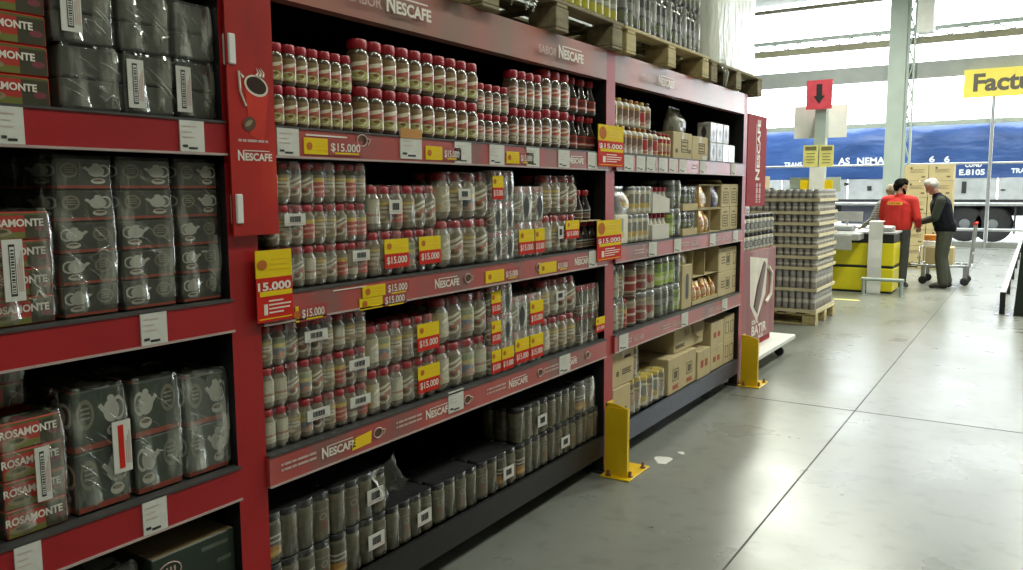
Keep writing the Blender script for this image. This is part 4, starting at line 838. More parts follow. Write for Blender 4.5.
nescafe(qq := MB(), (.0016, wy-.004, wz), .029, M['textwhite']); qq.build('wordmark', t); q = MB(); yy = wy
for ww in (.012, .012, .034, .022, .01): q.box(0, .0012, yy, yy+ww, wz+.052, wz+.059, M['textdim']); yy += ww+.004
q.build('lettering', t)
for i, (px, py) in enumerate(((230, 49), (238, 209))):
    y, z = at(px, py, -1.91); 
    thing('white_clip', f'small white plastic clip, {["upper", "lower"][i]} of two at the cup banner edge', 'clip', (-1.905, y, z), 0, None, MB().cbox(-.024, .006, -.012, .012, -.042, .042, M['white'], .003).mesh('white_clip'))
def promo_card(label, y0, y1, z0, z1, x):
    t = thing('promo_card', label, 'price card', (x, (y0+y1)/2, z0), 0, 'yellow and red promo cards'); w = y1-y0; h = z1-z0
    MB().box(-.003, 0, -w/2, w/2, h*.62, h, M['yellow']).box(-.003, 0, -w/2, w/2, 0, h*.62, M['stred']).build('card', t)
    q = MB(); ell(q, -w*.33, h*.8, w*.14, w*.11, M['emblem'], .001)
    for i in range(3): q.box(0, .001, -w*.1, w*.42, h*(.87-.07*i), h*(.885-.07*i), M['guard'])
    q.box(0, .001, -w*.42, w*.48, h*.36, h*.43, M['yellow'])
    q.text('$15.000' if 'first' not in label else '15.000', (.0015, -w*.47, h*.445), h*.155, M['textwhite'], bold=True, fit=w*.92)
    for i, ww in enumerate((.4, .62, .58, .4)): q.box(0, .001, -w*.18, -w*.18+w*ww, h*(.28-.055*i), h*(.30-.055*i), M['textwhite'])
    q.box(0, .0012, -w*.32, -w*.22, h*.10, h*.25, M['textwhite']); q.box(0, .001, -w*.45, w*.45, h*.035, h*.05, M['yellow']); q.build('print', t)
promo_card('yellow and red price card reading 15.000 on the first red upright', at(257, 290, -1.905)[0], at(293, 290, -1.905)[0], 1.165, 1.378, -1.907)
promo_card('yellow and red price card on the lilac upright, hung at the top shelf rail', 3.79, 4.09, 1.672, 1.885, -1.907)
promo_card('yellow and red price card on the lilac upright, hung at the second shelf rail', 3.785, 4.075, 1.178, 1.392, -1.907)
# ------------------------------------------------------------------ upright guards
def guard(label, y0, y1):
    t = thing('upright_guard', label, 'guard', (-1.825, (y0+y1)/2, 0), 0, 'yellow upright guards')
    w = y1-y0; h = .385
    MB().cbox(-.10, .075, -w/2, w/2, 0, .010, M['guard'], .003).build('base_plate', t)
    s = MB(); s.box(-.085, .048, -w/2+.035, -w/2+.043, .010, h, M['guard']).box(-.085, -.077, -w/2+.043, -w/2+.12, .010, h+.02, M['guard']).box(.040, .048, -w/2+.043, -w/2+.06, .010, h, M['guard'])
    s.add([(-.085, -w/2+.043, h), (.048, -w/2+.043, h), (-.03, -w/2+.043, h+.022), (-.085, -w/2+.043, h+.022), (-.085, -w/2+.049, h), (.048, -w/2+.049, h), (-.03, -w/2+.049, h+.022), (-.085, -w/2+.049, h+.022)], [(0, 1, 2, 3), (7, 6, 5, 4), (1, 5, 6, 2), (2, 6, 7, 3)], M['guard']); s.build('bent_shield', t)
    for x, y in ((-.055, -w/2+.018), (.055, -w/2+.06), (.055, w/2-.05)): MB().lathe([(.016, 0), (.016, .004), (.009, .005), (.009, .028), (.004, .030)], M['rust'], 8).build('bolt', t, (x, y, .010))
guard('yellow steel guard bolted to the floor at the lilac middle upright', 3.865, 4.145)
guard('yellow steel guard bolted to the floor beside the end display stand', 6.285, 6.54)
# ------------------------------------------------------------------ pallets on top
def pallet(label, y0, y1, z, wood, x=-1.90, d=1.0, group=None, blk=.145):
    t = thing('wooden_pallet', label, 'pallet', (x, (y0+y1)/2, z), random.uniform(-.015, .015), group); w = y1-y0; m = M[wood]
    for yy in (-w/2+.075, 0, w/2-.075):
        for xx in (-.075, -d/2, -d+.075): MB().cbox(xx-.075, xx+.075, yy-.06, yy+.06, .014, .105, m, .004).build('block', t)
        MB().cbox(-d, 0, yy-.06, yy+.06, 0, .014, m, .003).build('runner', t)
    for yy in (-w/2+.075, 0, w/2-.075): MB().cbox(-d, 0, yy-.05, yy+.05, .105, .123, m, .003).build('stringer', t)
    dk = MB()
    for i in range(6): a = -d+(d-.11)*i/5; dk.cbox(a, a+.11, -w/2, w/2, .123, .142, m, .003)
    dk.build('deck', t)
    return t
ZT = 2.274
pallet('pale wooden pallet on the rack beside the cup banner', 1.70, 2.66, ZT, 'wood', -1.89)
pallet('weathered grey wooden pallet under the yellow-labelled jars', 2.72, 4.03, ZT, 'oldwood', -1.885)
pallet('new yellow pine pallet under the silver-wrapped bottles', 4.06, 5.34, ZT, 'wood', -1.88)
pallet('dark weathered pallet under the white stretch-wrapped load', 5.42, 6.62, ZT, 'oldwood', -1.89)
ZP = ZT+.143
g = 'jars loaded on the weathered pallet'; L['pickle'] = shapes_mat('label_yellow_lower', (.30, .30, .22), [('rect', .5, .22, .5, .22, (.50, .46, .06)), ('rect', .5, .62, .3, .1, (.55, .54, .45))], .35, .3)
for i in range(16): loose_jar(('canister', .038, .15, 'palejar', 'metal'), f'green jar with yellow label on the weathered pallet, {["first","second","third","fourth","fifth","sixth","seventh","eighth","ninth","tenth","eleventh","twelfth","thirteenth","fourteenth","fifteenth","last"][i]} along', -1.945, 2.80+.079*i, ZP, 'pickle', g)
g = 'silver-wrapped bottles on the pine pallet'
for l in range(2):
    for i in range(5):
        a = 4.10+.24*i
        pack(f'silver film-wrapped trio of dark bottles, {ORD[i]} along the pine pallet, {["lower", "upper"][l]} layer', a, a+.235, ZP+.262*l, ('slim', .038, .255, 'darkjar', 'lidblack'), ['dark', 'dark', 'dark'], 2, 'filmsilver', g, x=-1.92, dip=.022, cat='pack of bottles', name='bottle_pack')
# stretch-wrapped bulk load: one wrapped block
mw, nt, p, o = new_mat('white_stretch_wrap')
nt.links.new(ramp(nt, noise_fac(nt, 4, 5, 'Object', (1, 1, .3)), [(.3, (.55, .57, .50)), (.7, (.78, .80, .74))]), p.inputs['Base Color']); p.inputs['Roughness'].default_value = .25
b_ = nd(nt, 'ShaderNodeBump'); b_.inputs['Strength'].default_value = .5; b_.inputs['Distance'].default_value = .03
nt.links.new(noise_fac(nt, 9, 4, 'Object', (1, 1, .35)), b_.inputs['Height']); nt.links.new(b_.outputs[0], p.inputs['Normal'])
t = thing('wrapped_load', 'white stretch-wrapped block of goods on the last pallet above the rack', 'wrapped load', (-1.92, 6.02, ZP)); q = MB(); rr = random.Random(2); n = 40; lp = []
def sqp(a, w, d): return (math.copysign(abs(math.cos(a))**.22*d, math.cos(a)), math.copysign(abs(math.sin(a))**.22*w, math.sin(a)))
for k in range(9):
    for i in range(n):
        x, y = sqp(2*PI*i/n, .57, .46); e = 1+rr.uniform(-.02, .02); q.v.append((-.46+x*e, y*e, .11*k))
q.f += [(k*n+i, k*n+(i+1) % n, (k+1)*n+(i+1) % n, (k+1)*n+i) for k in range(8) for i in range(n)]+[tuple(8*n+i for i in range(n))]
q.mats.append(mw); q.mi = [0]*len(q.f); q.sm = [True]*(len(q.f)-1)+[False]; q.uv = [(0, 0)]*sum(len(x) for x in q.f)
q.build('wrapped_block', t)
q = MB(); 
for k in range(2): y = -.44+.04*k; q.tube([(.03, y, .02), (.065, y+.02, -.07), (.06, y+.01, -.16-.03*(k % 3))], [.02, .014, .003], M['filmheavy'], 6)
q.build('loose_wrap_tail', t)
t = thing('film_rag', 'torn rag of clear wrapping film hanging over the weathered pallet edge', 'plastic film', (-1.87, 3.03, ZP+.003)); q = MB(); rr = random.Random(9)
for k in range(9):
    y = -.09+.02*k; q.tube([(-.02, y, 0), (.012+.01*rr.random(), y+rr.uniform(-.03, .03), -.03), (.008, y+rr.uniform(-.05, .05), -.07-.05*rr.random())], [.010, .012, .003], M['filmheavy'], 6)
q.build('film_strands', t)
# ------------------------------------------------------------------ far area
def atY(x, y, Y):
    d = _r2*(x-511.5)+_u2*(285-y)+_f*FPX; k = Y/d.y
    return d.x*k, d.z*k+CAMH
# display stand at the rack's end
M['pinkprint'] = strip_mat('stand_print', (.34, .13, .13), (.24, .07, .075), (.38, .20, .19), 2); M['pinkprint'].node_tree.nodes['Principled BSDF'].inputs['Roughness'].default_value = .55; M['pinkprint'].node_tree.nodes['Principled BSDF'].inputs['Coat Weight'].default_value = 0
M['headred'] = mat('header_red', (.30, .012, .016), .65, spec=.2)
t = thing('display_stand', 'red coffee display stand on castors at the end of the rack', 'display stand', (-2.02, 6.66, 0)); w = 1.01
MB().box(-.55, 0, 0, w, .235, 1.02, M['pinkprint']).build('body_panel', t)
MB().box(-.55, -.02, .02, w-.02, 1.02, 1.03, M['pinkprint']).box(-.55, -.53, .3, w-.02, 1.03, 1.42, M['headred']).box(-.53, -.16, .02, w-.02, 1.19, 1.20, M['white']).box(-.53, -.17, .02, w-.02, 1.03, 1.19, M['white']).build('tray_shelf', t)
MB().cbox(-.58, .14, -.02, w+.26, .13, .172, M['white'], .005).box(-.5, -.02, .05, w-.05, .172, .235, M['headred']).build('base_board', t)
for x, y in ((-.5, .1), (.04, .1), (-.5, w), (.06, w)):
    c = MB().lathe([(.02, .09), (.02, .13)], M['metal'], 8); c.lathe([(.03, -.014), (.042, -.012), (.042, .012), (.03, .014)], M['rubber'], 14, M=Matrix.Translation((0, 0, .044))@Matrix.Rotation(PI/2, 4, 'X')); c.build('castor', t, (x, y, 0))
hd = MB().box(-.12, -.10, .38, .95, 1.40, 2.195, M['headred']).build('header_sign', t)
q = MB(); nescafe(q, (-.099, .75, 1.63), .125, M['textwhite'], (0, 0, 1), (0, -1, 0)); q.build('wordmark', hd)
q = MB()
for i in range(2):
    zz = 1.43
    for ww in (.012, .012, .035, .05, .03): q.quad((-.099, .80-.09*i, zz), (-.099, .80-.09*i, zz+ww), (-.099, .75-.09*i, zz+ww), (-.099, .75-.09*i, zz), M['textdim']); zz += ww+.008
q.build('small_print', hd)
X_ = .0015
q = MB(); q.add([(X_, .20, .985), (X_, .74, .93), (X_, .70, .62), (X_, .44, .40), (X_, .24, .56)], [(0, 1, 2, 3, 4)], M['cupwhite']); q.build('white_shape', t)
q = MB(); q.tube([(.002, .40, .50), (.002, .50, .66), (.002, .62, .84), (.002, .66, .90)], [.075, .09, .06, .035], M['lidbrown'], 8)
q.v = [(min(.006, max(.002, a)), b_, c) for a, b_, c in q.v]; q.build('bottle_print', t)
q = MB(); q.tube([(.003, .74, .86), (.003, .86, .80), (.003, .85, .60), (.003, .70, .54)], .02, M['cupwhite'], 6); q.build('cup_handle_print', t)
q = MB(); q.text('IDEAL', (.002, .30, .385), .05, M['textwhite'], bold=True, fit=.2); q.build('lettering', t)
q = MB(); q.text('BATIR', (.002, .30, .288), .115, M['textwhite'], bold=True, fit=.45); q.build('lettering', t)
q = MB(); nescafe(q, (.002, .50, .24), .036, M['textwhite']); q.build('wordmark', t)
L['whitecan'] = shapes_mat('label_white_can', (.55, .55, .52), [('ell', .5, .5, .26, .34, (.10, .10, .10)), ('rect', .5, .5, .08, .26, (.4, .4, .38))], .35)
g = 'white-printed jars on the display stand'
for r in range(2):
    for i in range(8): loose_jar(('wide', .052, .15, 'creamjar', 'lidblack'), f'white-printed jar on the display stand, {ORD[i]} along, {["lower", "upper"][r]} row', -2.085, 6.745+.122*i, 1.0305+.152*r, 'whitecan', g)
g = 'orange packs behind the white-printed jars'
for i in range(6): brick(f'orange coffee pack at the back of the display stand, {ORD[i]} along', 6.70+.15*i, 6.84+.15*i, 1.2015, 1.39, 'fruit' if i % 2 else 'redyel', -2.25, g, .1)
# tower of jar trays
M['can'] = mat('small_jar_body', (.30, .275, .25), .3, var=.4, scale=30); M['canlid'] = mat('small_jar_lid', (.42, .41, .40), .4)
M['traycard'] = mat('tray_card', (.66, .58, .38), .7)
TX, TY = -2.05, 9.58
pallet('pine pallet under the tall tower of jar trays', TY, TY+1.0, 0, 'wood', TX, 1.2)
cm = {}
zl = [.143, .385, .63, .757, .882, 1.01, 1.138, 1.263, 1.408, 1.552]
for k in range(9):
    H = zl[k+1]-zl[k]
    t = thing('jar_tray', f'card tray packed with small jars, {ORD[k]} from the pallet in the tower', 'tray of jars', (TX-.01, TY+.01, zl[k]), 0, 'stacked trays of the tower')
    hh = .036
    MB().box(-1.16, 0, 0, .98, 0, .008, M['traycard']).box(-.006, .004, 0, .98, 0, hh, M['traycard']).box(-1.16, 0, -.004, .006, 0, hh, M['traycard']).box(-1.16, -1.154, 0, .98, 0, hh, M['traycard']).box(-1.16, 0, .974, .98, 0, hh, M['traycard']).build('card_tray', t)
    JH = H-.012; 
    if JH not in cm:
        cm[JH] = MB().lathe([(.032, 0), (.036, .01), (.036, JH*.6), (.030, JH*.72)], M['can'], 10).lathe([(.033, JH*.72), (.034, JH*.74), (.034, JH*.97), (.03, JH)], M['canlid'], 10).lathe([(.0366, JH*.45), (.0366, JH*.62)], M['whitecard'], 10).mesh('jar')
    for i in range(12): obj('jar', cm[JH], t, (-.045-.0765*i-(.0 if i < 6 else .02), .045, .008), random.random())
    for i in range(11): obj('jar', cm[JH], t, (-.045, .125+.0765*i, .008), random.random())
    MB().cbox(-1.10, -.09, .09, .92, .008, H-.012, M['can'], .01).build('inner_jars', t)
    if k in (0, 1):
        for i in range(2): MB().box(-.95-.0+i*.3, -.83+i*.3, -.008, -.004, hh+.03, hh+.07, M['paper']).build('paper_label', t)
for i in range(2): carton(f'small beige carton on top of the jar tower, {["first", "second"][i]} of two', 0, .26, 1.553, 1.70, .3, 0, (), 'beige cartons on the tower').location = (-2.72+.0-.30*i, TY+.25, 1.553)
# sign pole by the checkout
PY_ = 15.0
px0, px1 = atY(815, 150, PY_)[0], atY(826, 150, PY_)[0]; pc = (px0+px1)/2
t = thing('sign_pole', 'grey pole by the checkout carrying white boards and yellow notices', 'pole', (pc, PY_, 0)); hw = (px1-px0)/2
MB().box(-hw, hw, -hw, hw, 0, 3.05, M['steel']).build('pole', t)
def panel(name, x0, y0, x1, y1, dy, m, parent, th=.015):
    a, za = atY(x0, y1, PY_+dy); b, zb = atY(x1, y0, PY_+dy)
    return MB().box(a-pc, b-pc, dy-th, dy, za, zb, m).build(name, parent)
panel('white_board', 794, 104, 848, 139, .14, M['white'], t)
M['lemon'] = mat('notice_yellow', (.72, .66, .22), .6)
M['greyink'] = mat('notice_ink', (.17, .15, .06), .6)
for x0, x1 in ((803, 818.4), (819, 834)):
    n = panel('notice', x0, 145, x1, 167, -.10, M['lemon'], t); q = MB(); a, za = atY(x0, 167, PY_-.116); b, zb = atY(x1, 145, PY_-.116); W, Hh = b-a, zb-za
    q.box(a-pc+W*.12, b-pc-W*.12, -.118, -.116, za+Hh*.76, za+Hh*.94, M['greyink'])
    for i in range(4): q.box(a-pc+W*.2, b-pc-W*(.2+.05*(i % 2)), -.118, -.116, za+Hh*(.6-.14*i), za+Hh*(.63-.14*i), M['greyink'])
    q.build('print', n)
panel('white_sheet', 809, 167, 825, 190, -.11, M['white'], t); panel('dark_board', 790, 177, 841, 192, .2, M['steel'], t, .05)
panel('yellow_plate', 800, 180, 810, 191, -.09, M['yellow'], t); panel('yellow_plate', 824, 180, 833, 191, -.09, M['yellow'], t)
t = thing('arrow_sign', 'pink-red sign with a black down arrow high on the grey pole', 'sign', (pc, PY_-.14, 0))
M['pinksign'] = mat('sign_pink', (.62, .07, .10), .5); panel_a = atY(806, 110, PY_-.14); panel_b = atY(833, 79, PY_-.14)
ax, az, bx, bz = panel_a[0]-pc, panel_a[1], panel_b[0]-pc, panel_b[1]
MB().box(ax, bx, -.012, 0, az, bz, M['pinksign']).build('panel', t); W = bx-ax; Hh = bz-az; cx = (ax+bx)/2
q = MB(); q.box(cx-W*.11, cx+W*.11, -.014, -.012, az+Hh*.46, az+Hh*.86, M['ink']); q.add([(cx-W*.22, -.014, az+Hh*.46), (cx+W*.22, -.014, az+Hh*.46), (cx, -.014, az+Hh*.18)], [(0, 1, 2)], M['ink']); q.build('arrow', t)
MB().box(-.02, .02, 0, .035, az+.05, bz-.1, M['metal']).build('bracket', t)
# checkout sign over the end
YS = 24.4
a, za = atY(963, 98.5, YS); b, zb = atY(963, 70.5, YS)
t = thing('yellow_sign', 'yellow sign with bold dark lettering high beside the yard opening', 'sign', (a, YS, 0)); W = 2.5
MB().cbox(0, W, -.05, 0, za, zb, mat('sign_yellow_panel', (.80, .66, .10), .45, var=.03), .01).build('panel', t)
q = MB(); q.text('Facturas', (.22, -.053, za+.17), (zb-za)*.84, mat('sign_grey_ink', (.10, .09, .07), .5), xd=(1, 0, 0), bold=True, fit=2.02); q.build('lettering', t)
sx = atY(989.5, 170, YS)[0]-a; MB().tube([(sx, .03, 0), (sx, .03, za+.3)], .045, M['metal'], 8).build('post', t)
# checkout counter
M['ctryellow'] = mat('counter_yellow', (.74, .64, .01), .35, var=.04)
M['greyplastic'] = mat('grey_plastic', (.34, .35, .35), .4); M['palegrey'] = mat('pale_grey_metal', (.50, .51, .50), .35, metal=.4)
t = thing('checkout_counter', 'yellow and black checkout counter with a grey belt end', 'checkout counter', (-1.74, 13.08, 0))
MB().cbox(-2.2, 0, 0, .62, .03, .372, M['ctryellow'], .01).build('lower_panel', t); MB().box(-2.2, -.005, .012, .61, .372, .412, M['black']).build('trim_band', t)
MB().cbox(-2.2, 0, 0, .62, .412, .745, M['ctryellow'], .01).build('upper_panel', t); MB().box(-2.19, -.01, .01, .6, .745, .88, M['black']).build('black_band', t)
MB().cbox(-2.25, .02, -.03, .65, .88, .915, M['greyplastic'], .008).box(-2.2, -.02, .02, .6, 0, .03, M['black']).build('worktop', t)
b = MB(); b.cbox(-1.25, -.42, -.38, .05, .80, .90, M['palegrey'], .01).box(-1.25, -.46, -.36, .0, .9, .905, M['greyplastic']).cbox(-.80, -.52, -.40, -.38, .66, .88, M['palegrey'], .004).tube([(-1.1, -.3, 0), (-1.1, -.3, .8)], .03, M['palegrey'], 8); b.build('belt_end', t)
MB().cbox(-.95, -.60, .05, .4, .915, 1.00, M['greyplastic'], .02).build('till_housing', t); MB().cbox(-.25, -.03, .05, .3, .915, 1.0, M['palegrey'], .02).build('receipt_printer', t)
b = MB().box(-.95, -.5, .3, .33, 1.05, 1.2, M['palegrey']).tube([(-.72, .31, .9), (-.72, .31, 1.08)], .02, M['palegrey'], 8); b.build('screen', t)
x0, x1 = atY(868, 255, 13.04)[0], atY(882, 255, 13.04)[0]
q = MB(); nn = 8; V = []
for i in range(nn+1):
    for x in (x0, x1): V.append((x-x0, -.015+.01*math.sin(i*1.3), .005+1.06*i/nn))
V += [(0, .16, 1.075), (x1-x0, .16, 1.075)]
q.add(V, [(2*i, 2*i+1, 2*i+3, 2*i+2) for i in range(nn+1)], M['white'])
t = thing('white_sheet', 'long white paper sheet draped over the front of the yellow checkout', 'paper sheet', (x0, 13.035, 0), 0, None, q.mesh('white_sheet'))
so = t.modifiers.new('thickness', 'SOLIDIFY'); so.thickness = .004
yr = 12.80; x0, x1 = atY(862, 285, yr)[0], atY(903, 285, yr)[0]
t = thing('floor_rail', 'low grey tube guard rail in front of the checkout', 'guard rail', (x0, yr, 0)); w = x1-x0
MB().tube([(-.01, 0, .235), (w+.01, 0, .235)], .026, M['steel'], 10).build('rail', t)
for x in (.02, w-.02): MB().tube([(x, 0, 0), (x, 0, .235)], .026, M['steel'], 10).lathe([(.05, 0), (.05, .006)], M['steel'], 10, cx=x).build('post', t)
b = MB()
for (ax_, ay_) in ((-2.36, 12.06),): b.box(ax_, ax_+.34, ay_, ay_+.10, 0, .0015, M['lemon'])
thing('floor_tape', 'strip of worn yellow tape on the floor before the checkout', 'floor tape', (0, 0, 0), 0, None, b.mesh('floor_tape'))
# carton stack
t0 = (-2.22, 17.5)
pallet('pallet under the tall stack of cartons behind the customers', 17.5, 18.5, 0, 'wood', -1.38, .9)
for r in range(6):
    for c in range(2):
        y0 = 0; L_ = carton(f'beige lettered carton behind the customers, {["first", "second"][c]} column, {ORD[r]} from the floor', 0, .42, .142+.31*r, .142+.31*r+.305, .42, 0, [('l', .05, .62, .6, .2, 'cprint'), ('c', -.2, .8, .2, .14, 'cprint'), ('r', .3, .25, .15, .1, 'cprint')], 'stacked lettered cartons', tape=False)
        L_.location = (-2.01+.43*c+random.uniform(-.003, .003), 17.52, .142+.31*r); L_.rotation_euler = (0, 0, -PI/2)
# low guide rail and dark panel at the side of the lane
t = thing('guide_rail', 'long low black and white guide rail along the exit lane', 'guide rail', (-.30, 11.6, 0)); q = MB().box(-.03, .03, 0, 11.5, .24, .28, M['black']).box(-.028, .028, 0.0, 11.5, .28, .285, M['white']); q.build('rail', t)
for i in range(6): MB().box(-.03, .03, 0+2.28*i, .06+2.28*i, 0, .24, M['black']).box(-.08, .08, -.03+2.28*i, .09+2.28*i, 0, .006, M['metal']).build('post', t)
t = thing('dark_side_panel', 'dark green slanted side panel of a stand beside the guide rail', 'panel', (-.18, 11.57, 0)); q = MB()
V = [(0, 0, .0), (.6, 0, 0), (.6, 0, 1.02), (.052, 0, 1.02), (0, .35, 0), (.6, .35, 0), (.6, .35, 1.02), (.052, .35, 1.02)]
q.add(V, [(3, 2, 1, 0), (4, 5, 6, 7), (0, 1, 5, 4), (2, 3, 7, 6), (1, 2, 6, 5), (3, 0, 4, 7)], mat('dark_green_panel', (.012, .022, .016), .5)); q.build('panel', t)
# spill and specks on the floor
q = MB(); P_ = [(.045*math.cos(a)*(1+.3*math.sin(3*a)), .085*math.sin(a)*(1+.25*math.cos(2*a)), .0012) for a in [2*PI*i/24 for i in range(24)]]; q.add(P_, [tuple(range(24))], M['white'])
thing('white_spill', 'white spilled blob on the floor near the middle yellow guard', 'spill', (-1.735, 4.30, 0), .3, None, q.mesh('white_spill'))
q = MB(); q.add([(v[0]*.35, v[1]*.4, v[2]) for v in P_], [tuple(range(24))], M['white']); thing('white_spill', 'tiny white spot just past the larger white spill', 'spill', (-1.69, 4.48, 0), .8, None, q.mesh('white_spill'))
# ------------------------------------------------------------------ truck in the yard
YT = 27.0
tm, nt, p, o = new_mat('blue_tarpaulin')
nt.links.new(ramp(nt, noise_fac(nt, .6, 4, 'Object', (1, 1, 2.5)), [(.3, (.020, .058, .19)), (.55, (.032, .085, .27)), (.8, (.07, .15, .36))]), p.inputs['Base Color']); p.inputs['Roughness'].default_value = .35
b_ = nd(nt, 'ShaderNodeBump'); b_.inputs['Strength'].default_value = .8; b_.inputs['Distance'].default_value = .12
nt.links.new(noise_fac(nt, .8, 3, 'Object', (1, 1, 2)), b_.inputs['Height']); nt.links.new(b_.outputs[0], p.inputs['Normal'])
t = thing('truck', 'long lorry with a blue tarpaulin parked in the yard beyond the opening', 'truck', (-4, YT, 0))
q = MB(); nx, nz = 60, 7; V = []; rr = random.Random(4)
for i in range(nx+1):
    for k, (y, z) in enumerate(((0, 1.84), (-.02, 2.3), (-.02, 2.9), (.02, 3.2), (.15, 3.42), (.5, 3.5), (1.25, 3.55), (2.5, 3.4))): V.append((-9+18*i/nx, y+rr.uniform(-.02, .02), z+(.05*math.sin(i*.7)+rr.uniform(-.03, .03) if k > 2 else 0)))
q.add(V, [(i*8+k, (i+1)*8+k, (i+1)*8+k+1, i*8+k+1) for i in range(nx) for k in range(7)], tm, None, True)
q.box(-9, 9, .03, 2.5, 1.84, 1.9, tm); tp = q.build('tarpaulin', t)
M['trucklet'] = mat('tarp_lettering', (.75, .8, .85), .5)
def word(s, x0, x1, y0, y1): 
    q = MB(); a, z = atY(x0, y1, YT-.05); b, z2 = atY(x1, y0, YT-.05); q.text(s, (a+4, -.055, z), (z2-z)*1.38, M['trucklet'], (1, 0, 0), bold=True, fit=b-a); q.build('lettering', tp)
word('TRANS', 784, 802, 162, 167); word('AS', 838, 850, 157.5, 164.5); word('NEMA', 857, 885, 157, 164); word('6', 929, 935, 156, 162); word('6', 944, 950, 156, 162); word('COND', 965, 982, 162, 167); word('E.8105', 959, 985, 169, 175); word('TRA', 1011, 1026, 168, 173)
M['truckpanel'] = mat('truck_side_board', (.40, .42, .44), .5, var=.15, scale=3)
q = MB()
for i in range(9): q.cbox(-9+2*i+.02, -9+2*i+1.98, 0, .08, 1.22, 1.84, M['truckpanel'], .01)
for i in range(26): x = -8.8+.69*i+rr.uniform(-.2, .2); q.box(x, x+.12, -.02, 0, 1.4+rr.uniform(0, .25), 1.5+rr.uniform(0, .25), M['dark'])
q.build('side_board', t)
MB().box(-9, 9, 0, 2.5, 1.06, 1.22, M['dark']).box(-9, 9, .5, .7, .75, 1.06, M['dark']).box(-9, 9, 1.8, 2, .75, 1.06, M['dark']).box(-1.2, 1.0, .3, 2.2, .45, 1.06, mat('chassis_box', (.06, .065, .09), .6)).build('chassis', t)
M['tyre'] = mat('tyre', (.02, .02, .022), .8)
def wheel(x, y=.28):
    wq = MB(); Mx = Matrix.Translation((0, 0, .52))@Matrix.Rotation(PI/2, 4, 'X')
    wq.lathe([(.30, -.14), (.44, -.14), (.51, -.09), (.52, 0), (.51, .09), (.44, .14), (.30, .14)], M['tyre'], 28, M=Mx); o = wq.build('wheel', t, (x, y, 0))
    MB().lathe([(.30, .13), (.28, .05), (.16, .07), (.14, .15), (.06, .16), (0.001, .16)], mat('wheel_rim', (.16, .17, .18), .5, metal=.4), 20, M=Mx).build('rim', o)
for x in (atY(964, 225, YT)[0]+4, atY(992, 225, YT)[0]+4, -4.2, -5.4): wheel(x)
MB().box(3.44, 3.49, .05, .5, .25, 1.0, M['rubber']).build('mud_flap', t)
# ------------------------------------------------------------------ trolley
def cap_mesh(mb, a, ra, b, rb, m, n=10):
    a, b = Vector(a), Vector(b); d = b-a; Ln = d.length
    if Ln < 1e-5: mb.ball(a, ra, m, n, 8); return
    t_ = d/Ln; up = Vector((0, 0, 1)) if abs(t_.z) < .9 else Vector((1, 0, 0)); u = (up-t_*up.dot(t_)).normalized(); w = t_.cross(u); rings = []
    for k in range(1, 5): ang = -PI/2+PI/2*k/4; rings.append((a+t_*ra*math.sin(ang), ra*math.cos(ang)))
    for k in range(0, 4): ang = PI/2*k/4; rings.append((b+t_*rb*math.sin(ang), rb*math.cos(ang)))
    v = [c+(u*math.cos(2*PI*i/n)+w*math.sin(2*PI*i/n))*r for c, r in rings for i in range(n)]; K = len(rings)
    f = [(k*n+i, k*n+(i+1) % n, (k+1)*n+(i+1) % n, (k+1)*n+i) for k in range(K-1) for i in range(n)]
    v += [a-t_*ra, b+t_*rb]; f += [(len(v)-2, (i+1) % n, i) for i in range(n)]+[((K-1)*n+i, (K-1)*n+(i+1) % n, len(v)-1) for i in range(n)]
    mb.add(v, f, m, None, True)
def blob(name, caps, m, parent, vox=.008, smooth=4, loc=(0, 0, 0)):
    mb = MB()
    for c in caps: cap_mesh(mb, c[0], c[1], c[2], c[3], m)
    o = mb.build('tmp'); r = o.modifiers.new('r', 'REMESH'); r.mode = 'VOXEL'; r.voxel_size = vox; r.use_smooth_shade = True
    s = o.modifiers.new('s', 'SMOOTH'); s.iterations = smooth; s.factor = .5
    bpy.context.view_layer.update(); dg = bpy.context.evaluated_depsgraph_get()
    me = bpy.data.meshes.new_from_object(o.evaluated_get(dg)); me.name = name; bpy.data.objects.remove(o)
    me.materials.clear(); me.materials.append(m)
    for p_ in me.polygons: p_.use_smooth = True
    return obj(name, me, parent, loc)
ct = thing('flatbed_trolley', 'grey flatbed trolley with a red-topped handle behind the older shopper', 'trolley', (-1.58, 14.72, 0))
q = MB().tube([(0, 0, .31), (.72, 0, .31), (.72, .62, .31), (0, .62, .31)], .018, M['metal'], 8, True)
for i in range(7): q.tube([(.08+.1*i, 0, .315), (.08+.1*i, .62, .315)], .008, M['metal'], 6)
q.build('platform', ct)
q = MB().tube([(.72, .04, .31), (.76, .04, .98)], .016, M['metal'], 8).tube([(.72, .58, .31), (.76, .58, .98)], .016, M['metal'], 8)
for z in (.5, .7): q.tube([(.735, .04, z), (.735, .58, z)], .008, M['metal'], 6)
q.build('handle_frame', ct); MB().tube([(.76, .02, .99), (.76, .60, .99)], .022, M['stred'], 10).build('grip', ct)
q = MB().tube([(0, .02, .31), (0, .02, .6), (0, .6, .6), (0, .6, .31)], .012, M['metal'], 8); q.build('front_rail', ct)
for x, y in ((.06, .05), (.08, .55), (.66, .05), (.66, .57)):
    c = MB().box(-.03, .03, -.012, .012, .11, .30, M['metal']); c.lathe([(.03, -.018), (.062, -.016), (.066, 0), (.062, .016), (.03, .018)], M['rubber'], 16, M=Matrix.Translation((0, 0, .066))@Matrix.Rotation(PI/2, 4, 'X')); c.build('castor', ct, (x, y, 0))
c1_ = carton('plain kraft carton loaded on the flatbed trolley', 0, .40, .328, .60, .42, 0, (), None); c1_.location = (-1.30, 14.78, .328); c1_.rotation_euler = (0, 0, -PI/2)
